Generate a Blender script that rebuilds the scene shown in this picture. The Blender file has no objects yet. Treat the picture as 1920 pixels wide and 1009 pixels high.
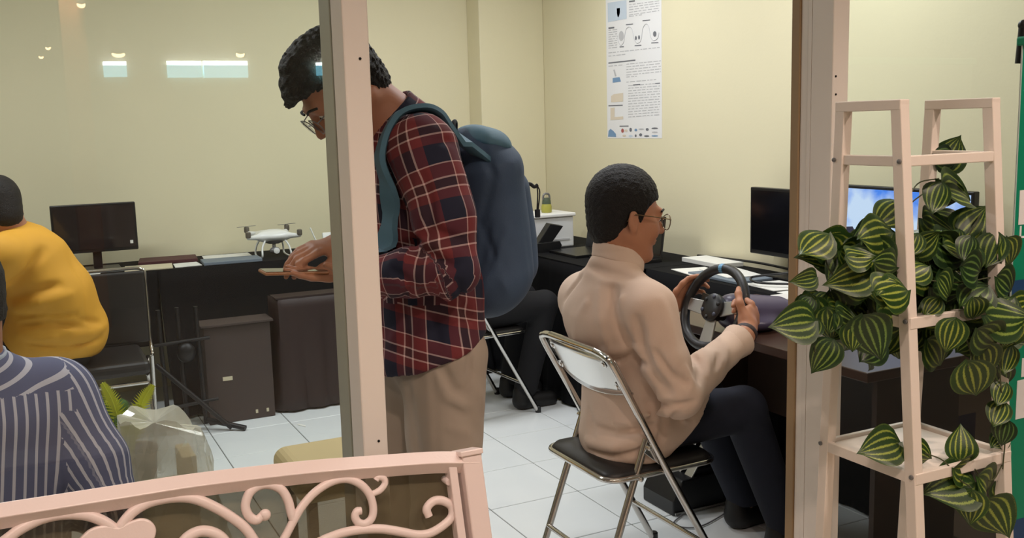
import bpy, bmesh, math, random
import numpy as np
from mathutils import Vector, Matrix

# ------------------------------------------------------------------ camera
SC = bpy.context.scene
COL = SC.collection
IW, IH, FPX = 1920.0, 1009.0, 1850.0
CAM = np.array([0.0, 0.0, 1.46])
YAW, PITCH, ROLL = math.radians(26.45), math.radians(8.36), math.radians(-1.54)
_f = np.array([math.sin(YAW)*math.cos(PITCH), math.cos(YAW)*math.cos(PITCH), -math.sin(PITCH)])
_r0 = np.array([math.cos(YAW), -math.sin(YAW), 0.0]); _u0 = np.cross(_r0, _f)
_r = _r0*math.cos(ROLL)+_u0*math.sin(ROLL); _u = -_r0*math.sin(ROLL)+_u0*math.cos(ROLL)
cd = bpy.data.cameras.new('camera'); cam = bpy.data.objects.new('camera', cd); COL.objects.link(cam)
cam.matrix_world = Matrix(((_r[0], _u[0], -_f[0], CAM[0]), (_r[1], _u[1], -_f[1], CAM[1]), (_r[2], _u[2], -_f[2], CAM[2]), (0, 0, 0, 1)))
cd.sensor_width = 36.0; cd.sensor_fit = 'HORIZONTAL'; cd.lens = FPX/IW*36.0; cd.clip_start = 0.05
SC.camera = cam

# ------------------------------------------------------------------ world, lights, exposure
w = bpy.data.worlds.new('world'); SC.world = w; w.use_nodes = True
w.node_tree.nodes['Background'].inputs[0].default_value = (1.0, 0.93, 0.85, 1)
w.node_tree.nodes['Background'].inputs[1].default_value = 0.03
SC.view_settings.view_transform = 'Standard'; SC.view_settings.look = 'None'
SC.view_settings.exposure = 0.0; SC.view_settings.gamma = 1.0; SC.view_settings.use_curve_mapping = False

def area(name, loc, sx, sy, power, col):
    l = bpy.data.lights.new(name, 'AREA'); l.shape = 'RECTANGLE'; l.size = sx; l.size_y = sy; l.energy = power; l.color = col
    o = bpy.data.objects.new(name, l); o.location = loc; COL.objects.link(o); return o
def spot(name, loc, target, power, col, size=1.4, rad=0.05):
    l = bpy.data.lights.new(name, 'SPOT'); l.energy = power; l.color = col; l.spot_size = size; l.spot_blend = 0.6; l.shadow_soft_size = rad
    o = bpy.data.objects.new(name, l); o.location = loc
    o.rotation_euler = (Vector(target)-Vector(loc)).to_track_quat('-Z', 'Y').to_euler(); COL.objects.link(o); return o
COOL = (0.96, 0.975, 1.0); WARM = (1.0, 0.785, 0.665)
ROOM_LAMPS = [(-0.4, 4.0), (1.9, 4.35), (2.25, 2.85)]
ROOM_W = [30, 30, 24]
for (x, y), pw in zip(ROOM_LAMPS, ROOM_W): area('ceiling_lamp_light', (x, y, 2.70), 1.2, 0.28, pw, COOL)
HALL_LAMPS = [(-0.9, 0.5), (0.3, 0.3), (1.5, 0.2), (2.6, 0.5), (-0.6, -2.0), (1.6, -2.0)]
for x, y in HALL_LAMPS: spot('hall_lamp_light', (x, y, 2.72), (x, y+0.25, 0), 62, WARM, 2.2, 0.06)

# ------------------------------------------------------------------ helpers
rnd = random.Random(7)
def ray(u, v): return _f*FPX+_r*(u-IW/2)-_u*(v-IH/2)
def at(u, v, axis, val):
    D = ray(u, v); return CAM+D*((val-CAM[axis])/D[axis])
def s2l(c): return tuple(((x/255.0)/12.92 if x/255.0 <= 0.04045 else ((x/255.0+0.055)/1.055)**2.4) for x in c)
def mat(name, col, rough=0.5, metal=0.0, var=0.0, scale=8.0, bump=0.0, bscale=60.0, spec=0.5, emit=None, estr=0.0, sheen=0.0, coat=0.0):
    m = bpy.data.materials.new(name); m.use_nodes = True; nt = m.node_tree; b = nt.nodes['Principled BSDF']
    c = s2l(col); b.inputs['Base Color'].default_value = (*c, 1); b.inputs['Roughness'].default_value = rough
    b.inputs['Metallic'].default_value = metal; b.inputs['Specular IOR Level'].default_value = spec
    b.inputs['Sheen Weight'].default_value = sheen; b.inputs['Coat Weight'].default_value = coat
    tc = nt.nodes.new('ShaderNodeTexCoord')
    if var > 0:
        n = nt.nodes.new('ShaderNodeTexNoise'); n.inputs['Scale'].default_value = scale; n.inputs['Detail'].default_value = 4
        nt.links.new(tc.outputs['Object'], n.inputs['Vector'])
        mx = nt.nodes.new('ShaderNodeMix'); mx.data_type = 'RGBA'
        mx.inputs[6].default_value = (*[x*(1-var) for x in c], 1); mx.inputs[7].default_value = (*[min(1, x*(1+var)) for x in c], 1)
        nt.links.new(n.outputs['Fac'], mx.inputs[0]); nt.links.new(mx.outputs[2], b.inputs['Base Color'])
    if bump > 0:
        n2 = nt.nodes.new('ShaderNodeTexNoise'); n2.inputs['Scale'].default_value = bscale; n2.inputs['Detail'].default_value = 3
        nt.links.new(tc.outputs['Object'], n2.inputs['Vector'])
        bp = nt.nodes.new('ShaderNodeBump'); bp.inputs['Strength'].default_value = bump; bp.inputs['Distance'].default_value = 0.004
        nt.links.new(n2.outputs['Fac'], bp.inputs['Height']); nt.links.new(bp.outputs['Normal'], b.inputs['Normal'])
    if emit is not None:
        b.inputs['Emission Color'].default_value = (*s2l(emit), 1); b.inputs['Emission Strength'].default_value = estr
    return m

def tag(o, label=None, cat=None, group=None, kind=None):
    if label: o['label'] = label
    if cat: o['category'] = cat
    if group: o['group'] = group
    if kind: o['kind'] = kind
    return o
def empty(name, loc, label=None, cat=None, group=None, kind=None):
    o = bpy.data.objects.new(name, None); o.location = loc; COL.objects.link(o); o.empty_display_size = 0.05
    return tag(o, label, cat, group, kind)
def wloc(o):
    l = Vector((0, 0, 0))
    while o: l += o.location; o = o.parent
    return l
def link_mesh(name, me, m, parent=None, loc=None, smooth=False):
    """vertices are in world space; the object's origin is moved to loc (or to its parent's)"""
    base = wloc(parent) if parent else Vector((0, 0, 0))
    off = Vector(loc) if loc is not None else base
    me.transform(Matrix.Translation(-off))
    if m: me.materials.append(m)
    if smooth: me.polygons.foreach_set('use_smooth', [True]*len(me.polygons))
    me.update()
    o = bpy.data.objects.new(name, me); COL.objects.link(o)
    if parent: o.parent = parent
    o.location = off-base
    return o
def frame_of(d, up=(0, 0, 1)):
    d = np.array(d, float); d /= np.linalg.norm(d); up = np.array(up, float)
    if abs(d@up) > 0.98: up = np.array((1.0, 0, 0)) if abs(d[0]) < 0.9 else np.array((0, 1.0, 0))
    s = np.cross(d, up); s /= np.linalg.norm(s); t = np.cross(s, d); return d, s, t
class MB:
    def __init__(self): self.v = []; self.f = []; self.uv = None
    def add(self, vs, fs):
        b = len(self.v); self.v += [tuple(map(float, p)) for p in vs]; self.f += [tuple(i+b for i in q) for q in fs]; return self
    def hexa(self, P):       # 8 points, bottom ring then top ring
        return self.add(P, [(3, 2, 1, 0), (4, 5, 6, 7), (0, 1, 5, 4), (1, 2, 6, 5), (2, 3, 7, 6), (3, 0, 4, 7)])
    def box(self, lo, hi, rot=None, piv=None):
        x0, y0, z0 = lo; x1, y1, z1 = hi
        P = [(x0, y0, z0), (x1, y0, z0), (x1, y1, z0), (x0, y1, z0), (x0, y0, z1), (x1, y0, z1), (x1, y1, z1), (x0, y1, z1)]
        if rot is not None:
            pv = Vector(piv) if piv is not None else Vector([(a+b)/2 for a, b in zip(lo, hi)])
            P = [tuple(rot@(Vector(p)-pv)+pv) for p in P]
        return self.hexa(P)
    def bar(self, a, b, w, t, up=(0, 0, 1), w2=None, t2=None):
        d, s, u = frame_of(np.array(b)-np.array(a), up); P = []
        for c, ww, tt in ((a, w, t), (b, w2 or w, t2 or t)):
            c = np.array(c)
            P += [c-s*ww/2-u*tt/2, c+s*ww/2-u*tt/2, c+s*ww/2+u*tt/2, c-s*ww/2+u*tt/2]
        return self.hexa(P)
    def tube(self, pts, r, n=10, closed=False, flat=None, fn=None, caps=True):
        """sweep; r scalar or list; flat=(normal, ratio) squashes the section along a normal"""
        P = [np.array(p, float) for p in pts]; N = len(P)
        R = list(r) if hasattr(r, '__len__') else [r]*N
        tang = []
        for i in range(N):
            a = P[(i-1) % N] if (closed or i > 0) else P[0]; b = P[(i+1) % N] if (closed or i < N-1) else P[-1]
            d = b-a; tang.append(d/(np.linalg.norm(d)+1e-12))
        _, s, t = frame_of(tang[0], fn if fn is not None else (0, 0, 1)); vs = []
        for i in range(N):
            d = tang[i]
            if fn is not None:
                t = np.array(fn, float)-d*(np.array(fn, float)@d); t /= np.linalg.norm(t)+1e-12; s = np.cross(d, t)
            else:
                s = s-d*(s@d); s /= np.linalg.norm(s); t = np.cross(s, d)
            k = flat if flat else 1.0
            for j in range(n):
                a = 2*math.pi*j/n; vs.append(P[i]+R[i]*(math.cos(a)*s+math.sin(a)*k*t))
        fs = []
        for i in range(N if closed else N-1):
            for j in range(n):
                a = i*n+j; b = i*n+(j+1) % n; c = ((i+1) % N)*n+(j+1) % n; e = ((i+1) % N)*n+j; fs.append((a, b, c, e))
        if not closed and caps: fs += [tuple(range(n-1, -1, -1)), tuple((N-1)*n+j for j in range(n))]
        return self.add(vs, fs)
    def lathe(self, c, prof, n=24, axis=(0, 0, 1)):
        d, s, t = frame_of(axis, (0, 1, 0) if abs(axis[2]) > 0.9 else (0, 0, 1)); c = np.array(c, float); vs = []; fs = []
        for r, z in prof:
            for j in range(n):
                a = 2*math.pi*j/n; vs.append(c+d*z+r*(math.cos(a)*s+math.sin(a)*t))
        for i in range(len(prof)-1):
            for j in range(n): fs.append((i*n+j, i*n+(j+1) % n, (i+1)*n+(j+1) % n, (i+1)*n+j))
        fs += [tuple(range(n-1, -1, -1)), tuple((len(prof)-1)*n+j for j in range(n))]
        return self.add(vs, fs)
    def ball(self, c, r, n=14, m=10, R=None):
        rr = np.array(r if hasattr(r, '__len__') else (r, r, r), float); vs = []; fs = []
        for i in range(m+1):
            th = math.pi*i/m
            for j in range(n):
                a = 2*math.pi*j/n; p = np.array((math.sin(th)*math.cos(a), math.sin(th)*math.sin(a), math.cos(th)))*rr
                if R is not None: p = R@p
                vs.append(np.array(c)+p)
        for i in range(m):
            for j in range(n): fs.append((i*n+j, (i+1)*n+j, (i+1)*n+(j+1) % n, i*n+(j+1) % n))
        return self.add(vs, fs)
    def prism(self, poly, ext):       # 3-D polygon extruded by vector
        n = len(poly); e = np.array(ext, float); P = [np.array(p, float) for p in poly]
        return self.add(P+[p+e for p in P], [tuple(range(n-1, -1, -1)), tuple(range(n, 2*n))]+[(i, (i+1) % n, (i+1) % n+n, i+n) for i in range(n)])
    def build(self, name, m, parent=None, loc=None, smooth=False, bevel=0.0, seg=2, fix=True):
        me = bpy.data.meshes.new(name); me.from_pydata(self.v, [], self.f)
        if fix or bevel:
            bm = bmesh.new(); bm.from_mesh(me); bmesh.ops.remove_doubles(bm, verts=bm.verts, dist=1e-6)
            bmesh.ops.recalc_face_normals(bm, faces=bm.faces)
            if bevel:
                es = [e for e in bm.edges if len(e.link_faces) == 2 and e.calc_face_angle(0) > 0.6]
                bmesh.ops.bevel(bm, geom=es, offset=bevel, segments=seg, affect='EDGES', profile=0.5, clamp_overlap=True)
            bm.to_mesh(me); bm.free()
        o = link_mesh(name, me, m, parent, loc, smooth)
        if smooth and hasattr(me, 'set_sharp_from_angle'): me.set_sharp_from_angle(angle=math.radians(50))
        return o
def bez(pts, n=8, closed=False):
    """Catmull-Rom through points"""
    P = [np.array(p, float) for p in pts]; N = len(P); out = []
    for i in range(N if closed else N-1):
        p0 = P[(i-1) % N] if (closed or i > 0) else 2*P[0]-P[1]; p1 = P[i]; p2 = P[(i+1) % N]
        p3 = P[(i+2) % N] if (closed or i < N-2) else 2*P[-1]-P[-2]
        for k in range(n):
            t = k/n; out.append(0.5*((2*p1)+(-p0+p2)*t+(2*p0-5*p1+4*p2-p3)*t*t+(-p0+3*p1-3*p2+p3)*t**3))
    if not closed: out.append(P[-1])
    return out
def copy_tree(o, parent=None):
    c = o.copy(); COL.objects.link(c); c.parent = parent
    for ch in list(o.children): copy_tree(ch, c)
    return c

# ---------------------------------------------- smooth bodies: signed-distance volumes meshed by surface nets
class Field:
    def __init__(self, lo, hi, h):
        self.lo = np.array(lo, float); self.h = h; self.n = (np.ceil((np.array(hi)-self.lo)/h).astype(int)+1)
        self.D = np.full(self.n, 0.5, np.float32); self.ax = [(self.lo[i]+h*np.arange(self.n[i])).astype(np.float32) for i in range(3)]
    def sub(self, lo, hi, m):
        i0 = np.clip(np.floor((np.array(lo)-m-self.lo)/self.h).astype(int), 0, self.n); i1 = np.clip(np.ceil((np.array(hi)+m-self.lo)/self.h).astype(int)+1, 0, self.n)
        if (i1 <= i0).any(): return None
        sl = tuple(slice(a, b) for a, b in zip(i0, i1))
        X = self.ax[0][sl[0]][:, None, None]; Y = self.ax[1][sl[1]][None, :, None]; Z = self.ax[2][sl[2]][None, None, :]
        return sl, X, Y, Z
    def _mix(self, sl, d, k, op):
        A = self.D[sl]
        if op == 'u':
            if k > 0:
                hh = np.clip(0.5+0.5*(A-d)/k, 0, 1); self.D[sl] = A*(1-hh)+d*hh-k*hh*(1-hh)
            else: self.D[sl] = np.minimum(A, d)
        elif op == 's':
            if k > 0:
                hh = np.clip(0.5-0.5*(A+d)/k, 0, 1); self.D[sl] = A*(1-hh)-d*hh+k*hh*(1-hh)
            else: self.D[sl] = np.maximum(A, -d)
    def cap(self, a, b, r1, r2=None, k=0.03, op='u', wide=None):
        """tapered capsule; wide=(axis, factor) stretches its section along an axis"""
        r2 = r1 if r2 is None else r2; a = np.array(a, float); b = np.array(b, float); m = max(r1, r2)*(wide[1] if wide else 1)+k+0.03
        q = self.sub(np.minimum(a, b), np.maximum(a, b), m)
        if q is None: return self
        sl, X, Y, Z = q; px, py, pz = X-a[0], Y-a[1], Z-a[2]; ba = b-a
        if wide:
            w = np.array(wide[0], float); w /= np.linalg.norm(w); s = 1.0/wide[1]-1.0
            dw = (px*w[0]+py*w[1]+pz*w[2])*s; bw = (ba@w)*s
            px = px+dw*w[0]; py = py+dw*w[1]; pz = pz+dw*w[2]; ba = ba+w*bw
        t = np.clip((px*ba[0]+py*ba[1]+pz*ba[2])/(ba@ba+1e-12), 0, 1)
        d = np.sqrt((px-ba[0]*t)**2+(py-ba[1]*t)**2+(pz-ba[2]*t)**2)-(r1+(r2-r1)*t)
        self._mix(sl, d.astype(np.float32), k, op); return self
    def chain(self, pts, rs, k=0.03, op='u', wide=None):
        for i in range(len(pts)-1): self.cap(pts[i], pts[i+1], rs[i], rs[i+1], k if i == 0 else min(k, 0.02), op, wide)
        return self
    def ell(self, c, r, R=None, k=0.03, op='u'):
        c = np.array(c, float); r = np.array(r, float); m = r.max(); q = self.sub(c-m, c+m, k+0.03)
        if q is None: return self
        sl, X, Y, Z = q; x, y, z = X-c[0], Y-c[1], Z-c[2]
        if R is not None: x, y, z = [x*R[0][i]+y*R[1][i]+z*R[2][i] for i in range(3)]
        k0 = np.sqrt((x/r[0])**2+(y/r[1])**2+(z/r[2])**2); k1 = np.sqrt((x/r[0]**2)**2+(y/r[1]**2)**2+(z/r[2]**2)**2)+1e-9
        self._mix(sl, (k0*(k0-1)/k1).astype(np.float32), k, op); return self
    def plane(self, p, n, k=0.0):      # keep only the side the normal points to
        n = np.array(n, float); n /= np.linalg.norm(n); p = np.array(p, float)
        d = (self.ax[0][:, None, None]-p[0])*n[0]+(self.ax[1][None, :, None]-p[1])*n[1]+(self.ax[2][None, None, :]-p[2])*n[2]
        self._mix((slice(None),)*3, d.astype(np.float32), k, 's'); return self
    def crease(self, a, b, depth, width):      # >0 carves a fold, <0 raises one
        a = np.array(a, float); b = np.array(b, float); q = self.sub(np.minimum(a, b), np.maximum(a, b), width*2.2)
        if q is None: return self
        sl, X, Y, Z = q; ba = b-a; px, py, pz = X-a[0], Y-a[1], Z-a[2]
        t = np.clip((px*ba[0]+py*ba[1]+pz*ba[2])/(ba@ba+1e-12), 0, 1)
        d2 = (px-ba[0]*t)**2+(py-ba[1]*t)**2+(pz-ba[2]*t)**2
        self.D[sl] += (depth*(0.35+0.65*np.sin(np.pi*np.clip(t*0.86+0.07, 0, 1)))*np.exp(-d2/width**2)).astype(np.float32); return self
    def samp(self, p):
        q = (np.asarray(p)-self.lo)/self.h; i = np.floor(q).astype(int); i = np.clip(i, 0, self.n-2); f = np.clip(q-i, 0, 1); v = 0
        for a in (0, 1):
            for b in (0, 1):
                for c in (0, 1): v = v+self.D[i[..., 0]+a, i[..., 1]+b, i[..., 2]+c]*((f[..., 0] if a else 1-f[..., 0])*(f[..., 1] if b else 1-f[..., 1])*(f[..., 2] if c else 1-f[..., 2]))
        return v
    def hit(self, u, v):
        D = ray(u, v)/FPX; t = np.arange(1.2, 6.0, self.h*0.5); P = CAM+t[:, None]*D
        ok = ((P >= self.lo) & (P <= self.lo+(self.n-1)*self.h)).all(1); P = P[ok]
        k = np.nonzero(self.samp(P) < 0)[0]; return P[k[0]] if len(k) else None
    def folds(self, L):
        """folds picked where the photograph shows them: (list of pixels, depth, width); laid on the surface found there"""
        for pts, d, w in L:
            H = [self.hit(*p) for p in pts]
            todo = [(a, b) for a, b in zip(H[:-1], H[1:]) if a is not None and b is not None and np.linalg.norm(a-b) < 0.25]
            for a, b in todo: self.crease(a, b, d*1.5, w*0.9)
        return self
    def push(self, p, d):
        p = np.array(p, float); e = self.h
        for _ in range(6):
            g = np.array([self.samp(p+np.eye(3)[i]*e)-self.samp(p-np.eye(3)[i]*e) for i in range(3)]); g /= np.linalg.norm(g)+1e-9; p = p+g*(d-self.samp(p))*0.8
        return p
    def grad(self, p):
        e = self.h; g = np.array([self.samp(p+np.eye(3)[i]*e)-self.samp(p-np.eye(3)[i]*e) for i in range(3)]); return g/(np.linalg.norm(g)+1e-9)
    def ripple(self, amp, freq, seed=0, warp=1.0):
        r = random.Random(seed); acc = 0
        for i in range(4):
            d = np.array([r.uniform(-1, 1) for _ in range(3)]); d /= np.linalg.norm(d); fq = freq*r.uniform(0.6, 1.6)*2*math.pi; ph = r.uniform(0, 6)
            acc = acc+np.sin((self.ax[0][:, None, None]*d[0]+self.ax[1][None, :, None]*d[1]+self.ax[2][None, None, :]*d[2])*fq+ph)
        near = np.abs(self.D) < 0.06
        self.D = np.where(near, self.D+amp*acc/2.0, self.D).astype(np.float32); return self
    def mesh(self, relax=1):
        D = self.D; D[0] = D[-1] = 0.5; D[:, 0] = D[:, -1] = 0.5; D[:, :, 0] = D[:, :, -1] = 0.5
        S = D < 0; nx, ny, nz = D.shape
        c = np.zeros((nx-1, ny-1, nz-1), np.uint8)
        for i in (0, 1):
            for j in (0, 1):
                for k in (0, 1): c += S[i:nx-1+i, j:ny-1+j, k:nz-1+k]
        I = np.argwhere((c > 0) & (c < 8)); idx = np.full(c.shape, -1, np.int32); idx[tuple(I.T)] = np.arange(len(I))
        P = np.zeros((len(I), 3)); W = np.zeros(len(I))
        cor = [(i, j, k) for i in (0, 1) for j in (0, 1) for k in (0, 1)]
        val = {q: D[I[:, 0]+q[0], I[:, 1]+q[1], I[:, 2]+q[2]] for q in cor}
        for q in cor:
            for a in range(3):
                if q[a] == 0:
                    q2 = list(q); q2[a] = 1; q2 = tuple(q2); v1, v2 = val[q], val[q2]; m = (v1 < 0) != (v2 < 0)
                    t = np.where(m, v1/(v1-v2+1e-12), 0); p = np.array(q, float)+t[:, None]*(np.array(q2)-np.array(q))
                    P += np.where(m[:, None], p, 0); W += m
        P = (I+P/W[:, None])*self.h+self.lo
        F = []
        for a in range(3):
            b, e = (a+1) % 3, (a+2) % 3
            s0 = [slice(None)]*3; s1 = [slice(None)]*3; s0[a] = slice(0, -1); s1[a] = slice(1, None)
            A, B = S[tuple(s0)], S[tuple(s1)]; E = np.argwhere(A != B)
            E = E[(E[:, b] > 0) & (E[:, e] > 0)]
            fl = A[tuple(E.T)]
            def cell(db, de):
                q = E.copy(); q[:, b] -= db; q[:, e] -= de; return idx[tuple(q.T)]
            Q = np.stack([cell(1, 1), cell(0, 1), cell(0, 0), cell(1, 0)], 1)
            Q[~fl] = Q[~fl][:, ::-1]; F.append(Q)
        F = np.concatenate(F)
        for _ in range(relax):
            acc = np.zeros_like(P); n = np.zeros(len(P))
            for k in range(4):
                np.add.at(acc, F[:, k], P[F[:, (k+1) % 4]]); np.add.at(acc, F[:, k], P[F[:, (k+3) % 4]]); np.add.at(n, F[:, k], 2)
            P = 0.5*P+0.5*acc/np.maximum(n, 1)[:, None]
        return P, F
    def build(self, name, m, parent=None, relax=1, uvf=None):
        P, F = self.mesh(relax); me = bpy.data.meshes.new(name)
        me.vertices.add(len(P)); me.vertices.foreach_set('co', P.astype(np.float32).ravel())
        me.loops.add(len(F)*4); me.loops.foreach_set('vertex_index', F.astype(np.int32).ravel())
        me.polygons.add(len(F)); me.polygons.foreach_set('loop_start', np.arange(0, len(F)*4, 4, dtype=np.int32)); me.polygons.foreach_set('loop_total', np.full(len(F), 4, np.int32))
        me.update(calc_edges=True); me.validate()
        if uvf is not None:
            uv = uvf(P[F]); l = me.uv_layers.new(name='cloth'); l.data.foreach_set('uv', uv.astype(np.float32).ravel())
        return link_mesh(name, me, m, parent, None, True)
def rotm(yaw=0, pitch=0, roll=0):
    """head/hand frame: columns forward, left, up. yaw from +X counter-clockwise, pitch down positive, roll to the right"""
    M = Matrix.Rotation(yaw, 3, 'Z')@Matrix.Rotation(pitch, 3, 'Y')@Matrix.Rotation(roll, 3, 'X')
    return np.array(M)

# ------------------------------------------------------------------ materials
M = {}
M['wall'] = mat('cream_wall_paint', (226, 218, 185), 0.75, var=0.03, scale=1.5, bump=0.08, bscale=90)
M['tile'] = mat('white_glazed_tile', (226, 231, 232), 0.22, var=0.03, scale=6)
M['grout'] = mat('grey_grout', (112, 112, 108), 0.9, var=0.1, scale=30)
M['ceil'] = mat('ceiling_white', (235, 232, 222), 0.9)
M['post'] = mat('white_enamel_post', (233, 225, 216), 0.45, var=0.02, scale=5)
M['fence'] = mat('white_enamel_iron', (240, 222, 217), 0.33, var=0.02, scale=9, bump=0.06, bscale=200)
M['alu'] = mat('grey_aluminium_frame', (172, 168, 152), 0.5, 0.2)
M['brownstrip'] = mat('brown_door_seal', (156, 130, 96), 0.6)
M['black'] = mat('black_plastic', (22, 22, 24), 0.4)
M['hole'] = mat('dark_hole', (10, 9, 8), 0.9)
M['chrome'] = mat('chrome_tube', (205, 202, 198), 0.16, 1.0)
M['skirt'] = mat('black_table_cloth', (9, 9, 12), 0.9, var=0.25, scale=5, spec=0.2)
M['paper'] = mat('white_paper', (226, 226, 220), 0.8)
M['hallwall'] = mat('hall_wall', (214, 206, 190), 0.8)
M['whitewood'] = mat('white_painted_wood', (240, 228, 216), 0.5, var=0.025, scale=14, bump=0.05, bscale=120)

def glass_mat(name, tint=(1, 1, 1), diff=None, dfac=0.0, refl=1.0):
    m = bpy.data.materials.new(name); m.use_nodes = True; nt = m.node_tree; nt.nodes.clear()
    out = nt.nodes.new('ShaderNodeOutputMaterial'); tr = nt.nodes.new('ShaderNodeBsdfTransparent'); tr.inputs[0].default_value = (*tint, 1)
    gl = nt.nodes.new('ShaderNodeBsdfGlossy'); gl.inputs['Roughness'].default_value = 0.0; gl.inputs[0].default_value = (refl, refl, refl, 1)
    fr = nt.nodes.new('ShaderNodeFresnel'); fr.inputs[0].default_value = 1.5
    ge = nt.nodes.new('ShaderNodeNewGeometry'); sb = nt.nodes.new('ShaderNodeMath'); sb.operation = 'SUBTRACT'; sb.inputs[0].default_value = 1.0
    nt.links.new(ge.outputs['Backfacing'], sb.inputs[1]); mu = nt.nodes.new('ShaderNodeMath'); mu.operation = 'MULTIPLY'
    nt.links.new(fr.outputs[0], mu.inputs[0]); nt.links.new(sb.outputs[0], mu.inputs[1])      # the far face of a pane mirrors nothing extra
    mx = nt.nodes.new('ShaderNodeMixShader'); nt.links.new(mu.outputs[0], mx.inputs[0])
    src = tr.outputs[0]
    if diff is not None:
        df = nt.nodes.new('ShaderNodeBsdfDiffuse'); df.inputs[0].default_value = (*s2l(diff), 1)
        m2 = nt.nodes.new('ShaderNodeMixShader'); m2.inputs[0].default_value = dfac
        nt.links.new(src, m2.inputs[1]); nt.links.new(df.outputs[0], m2.inputs[2]); src = m2.outputs[0]
    nt.links.new(src, mx.inputs[1]); nt.links.new(gl.outputs[0], mx.inputs[2]); nt.links.new(mx.outputs[0], out.inputs[0])
    return m
M['glass'] = glass_mat('window_glass', (0.97, 0.99, 0.98))
M['acrylic'] = glass_mat('brown_tinted_acrylic', (0.76, 0.73, 0.66), (120, 112, 90), 0.44, 0.5)
M['plastic_bag'] = glass_mat('clear_plastic', (0.93, 0.93, 0.9), (215, 212, 198), 0.42)

# ------------------------------------------------------------------ the room
XW, YB, YP, ZC = 3.13, 5.93, 1.75, 2.75
def struct(name, mb, m, parent=None, **k):
    o = mb.build(name, m, parent, **k)
    if parent is None: o['kind'] = 'structure'
    return o
TS = 0.3864; TX0, TY0 = 1.898, 4.049
floor = struct('floor', MB().box((-3.3, 1.62, -0.12), (XW+0.1, YB+0.1, -0.004)), M['grout'])
tile_proto = None
for i in range(-9, 4):
    for j in range(-6, 5):
        x0 = TX0+i*TS; y0 = TY0+j*TS
        if x0 > 3.1 or y0 > 5.9 or x0 < -1.0 or y0 < 1.7: continue
        if tile_proto is None:
            tile_proto = MB().box((x0+0.0022, y0+0.0022, -0.010), (x0+TS-0.0022, y0+TS-0.0022, 0.0)).build('floor_tile', M['tile'], floor, loc=(x0, y0, 0), bevel=0.0015, seg=1)
        else:
            t = tile_proto.copy(); COL.objects.link(t); t.location = (x0, y0, 0); t.name = 'floor_tile'
hall = struct('floor_hall', MB().box((-6, -5.2, -0.12), (6, 1.62, 0.0)), mat('hall_floor', (190, 178, 160), 0.35, var=0.05))
struct('wall_back', MB().box((-3.3, YB, 0), (XW+0.1, YB+0.1, ZC)), M['wall'])
struct('wall_right', MB().box((XW, 1.70, 0), (XW+0.1, YB, ZC)), M['wall'])
struct('wall_left', MB().box((-3.3, 1.70, 0), (-3.2, YB, ZC)), M['wall'])
struct('trim_1', MB().box((2.673, 5.743, 0), (XW, YB, ZC)), M['wall'], bevel=0.006)
struct('ceiling', MB().box((-3.3, 1.70, ZC), (XW+0.1, YB+0.1, ZC+0.1)), M['ceil'])
struct('ceiling_hall', MB().box((-6, -5.2, ZC), (6, 1.70, ZC+0.1)), M['ceil'])
struct('wall_hall', MB().box((-6, -5.3, 0), (6, -5.2, ZC)), M['hallwall'])
struct('wall_front', MB().box((-6, 1.755, 2.45), (6, 1.90, ZC)), M['hallwall'])

# posts of the glazed partition, each a front stud with an inner frame behind the glass line
def post(name, x0, x1, strip):
    o = struct(name, MB().box((x0, YP, 0), (x1, YP+0.07, 2.45)), M['post'], bevel=0.003)
    MB().box((x0+0.001, YP+0.081, 0), (x1-0.001, YP+(0.106 if strip else 0.15), 2.45)).build('inner_frame', M['alu'] if not strip else M['post'], o, bevel=0.002)
    if strip:
        MB().box((x0-0.004, YP+0.1065, 0), (x1, YP+0.134, 2.45)).build('door_seal', M['brownstrip'], o, bevel=0.002)
        MB().box((x0, YP+0.07, 0), (x1, YP+0.081, 2.45)).build('filler', M['post'], o)
    return o
postL = post('trim_2', 0.545, 0.594, False)
postR = post('trim_3', 1.716, 1.766, True)
def screw(par, u, v, y, r=0.0026):
    p = at(u, v, 1, y); MB().lathe((p[0], y, p[2]), [(r, 0.004), (r, -0.0012), (r*0.6, -0.0016)], 10, (0, 1, 0)).build('screw', M['hole'], par)
screw(postL, 675, 110, YP); screw(postL, 710, 827, YP); screw(postR, 1567, 143, YP); screw(postR, 1567, 177, YP)
for i, (x0, x1) in enumerate(((-2.6, 0.546), (1.765, 3.128))):
    wd = struct('window_%d' % (i+1), MB().box((x0, YP+0.072, 0.0), (x1, YP+0.079, 2.45)), M['glass'])
struct('trim_4', MB().box((-2.66, YP, 0), (-2.6, YP+0.15, 2.45)), M['post'])

# ceiling lamps of the room and of the hall
M['lampglow'] = mat('lamp_diffuser', (245, 250, 250), 0.5, emit=(240, 250, 255), estr=6)
M['warmglow'] = mat('warm_lamp_glass', (255, 230, 200), 0.5, emit=(255, 214, 165), estr=30)
for i, (x, y) in enumerate(ROOM_LAMPS):
    o = empty('ceiling_lamp', (x, y, ZC), 'white ceiling batten lamp, %s' % ('over the man in yellow', 'near the back corner', 'over the folding chair')[i], 'lamp', 'ceiling lamps of the room')
    MB().box((x-0.62, y-0.16, ZC-0.04), (x+0.62, y+0.16, ZC)).build('housing', M['ceil'], o, bevel=0.006)
def mirror_at(u, v, y):
    """where a point seen in the pane (plane YP+.075) as a reflection really stands, at depth y on the hall side"""
    D = ray(u, v); t = ((2*(YP+0.075)-y)-CAM[1])/D[1]; p = CAM+D*t; return np.array((p[0], y, p[2]))
M['sign_hot'] = mat('light_box_tube', (255, 255, 255), 0.4, emit=(240, 255, 255), estr=34)
M['sign_pale'] = mat('light_box_face', (200, 235, 240), 0.4, emit=(150, 225, 245), estr=9)
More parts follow.
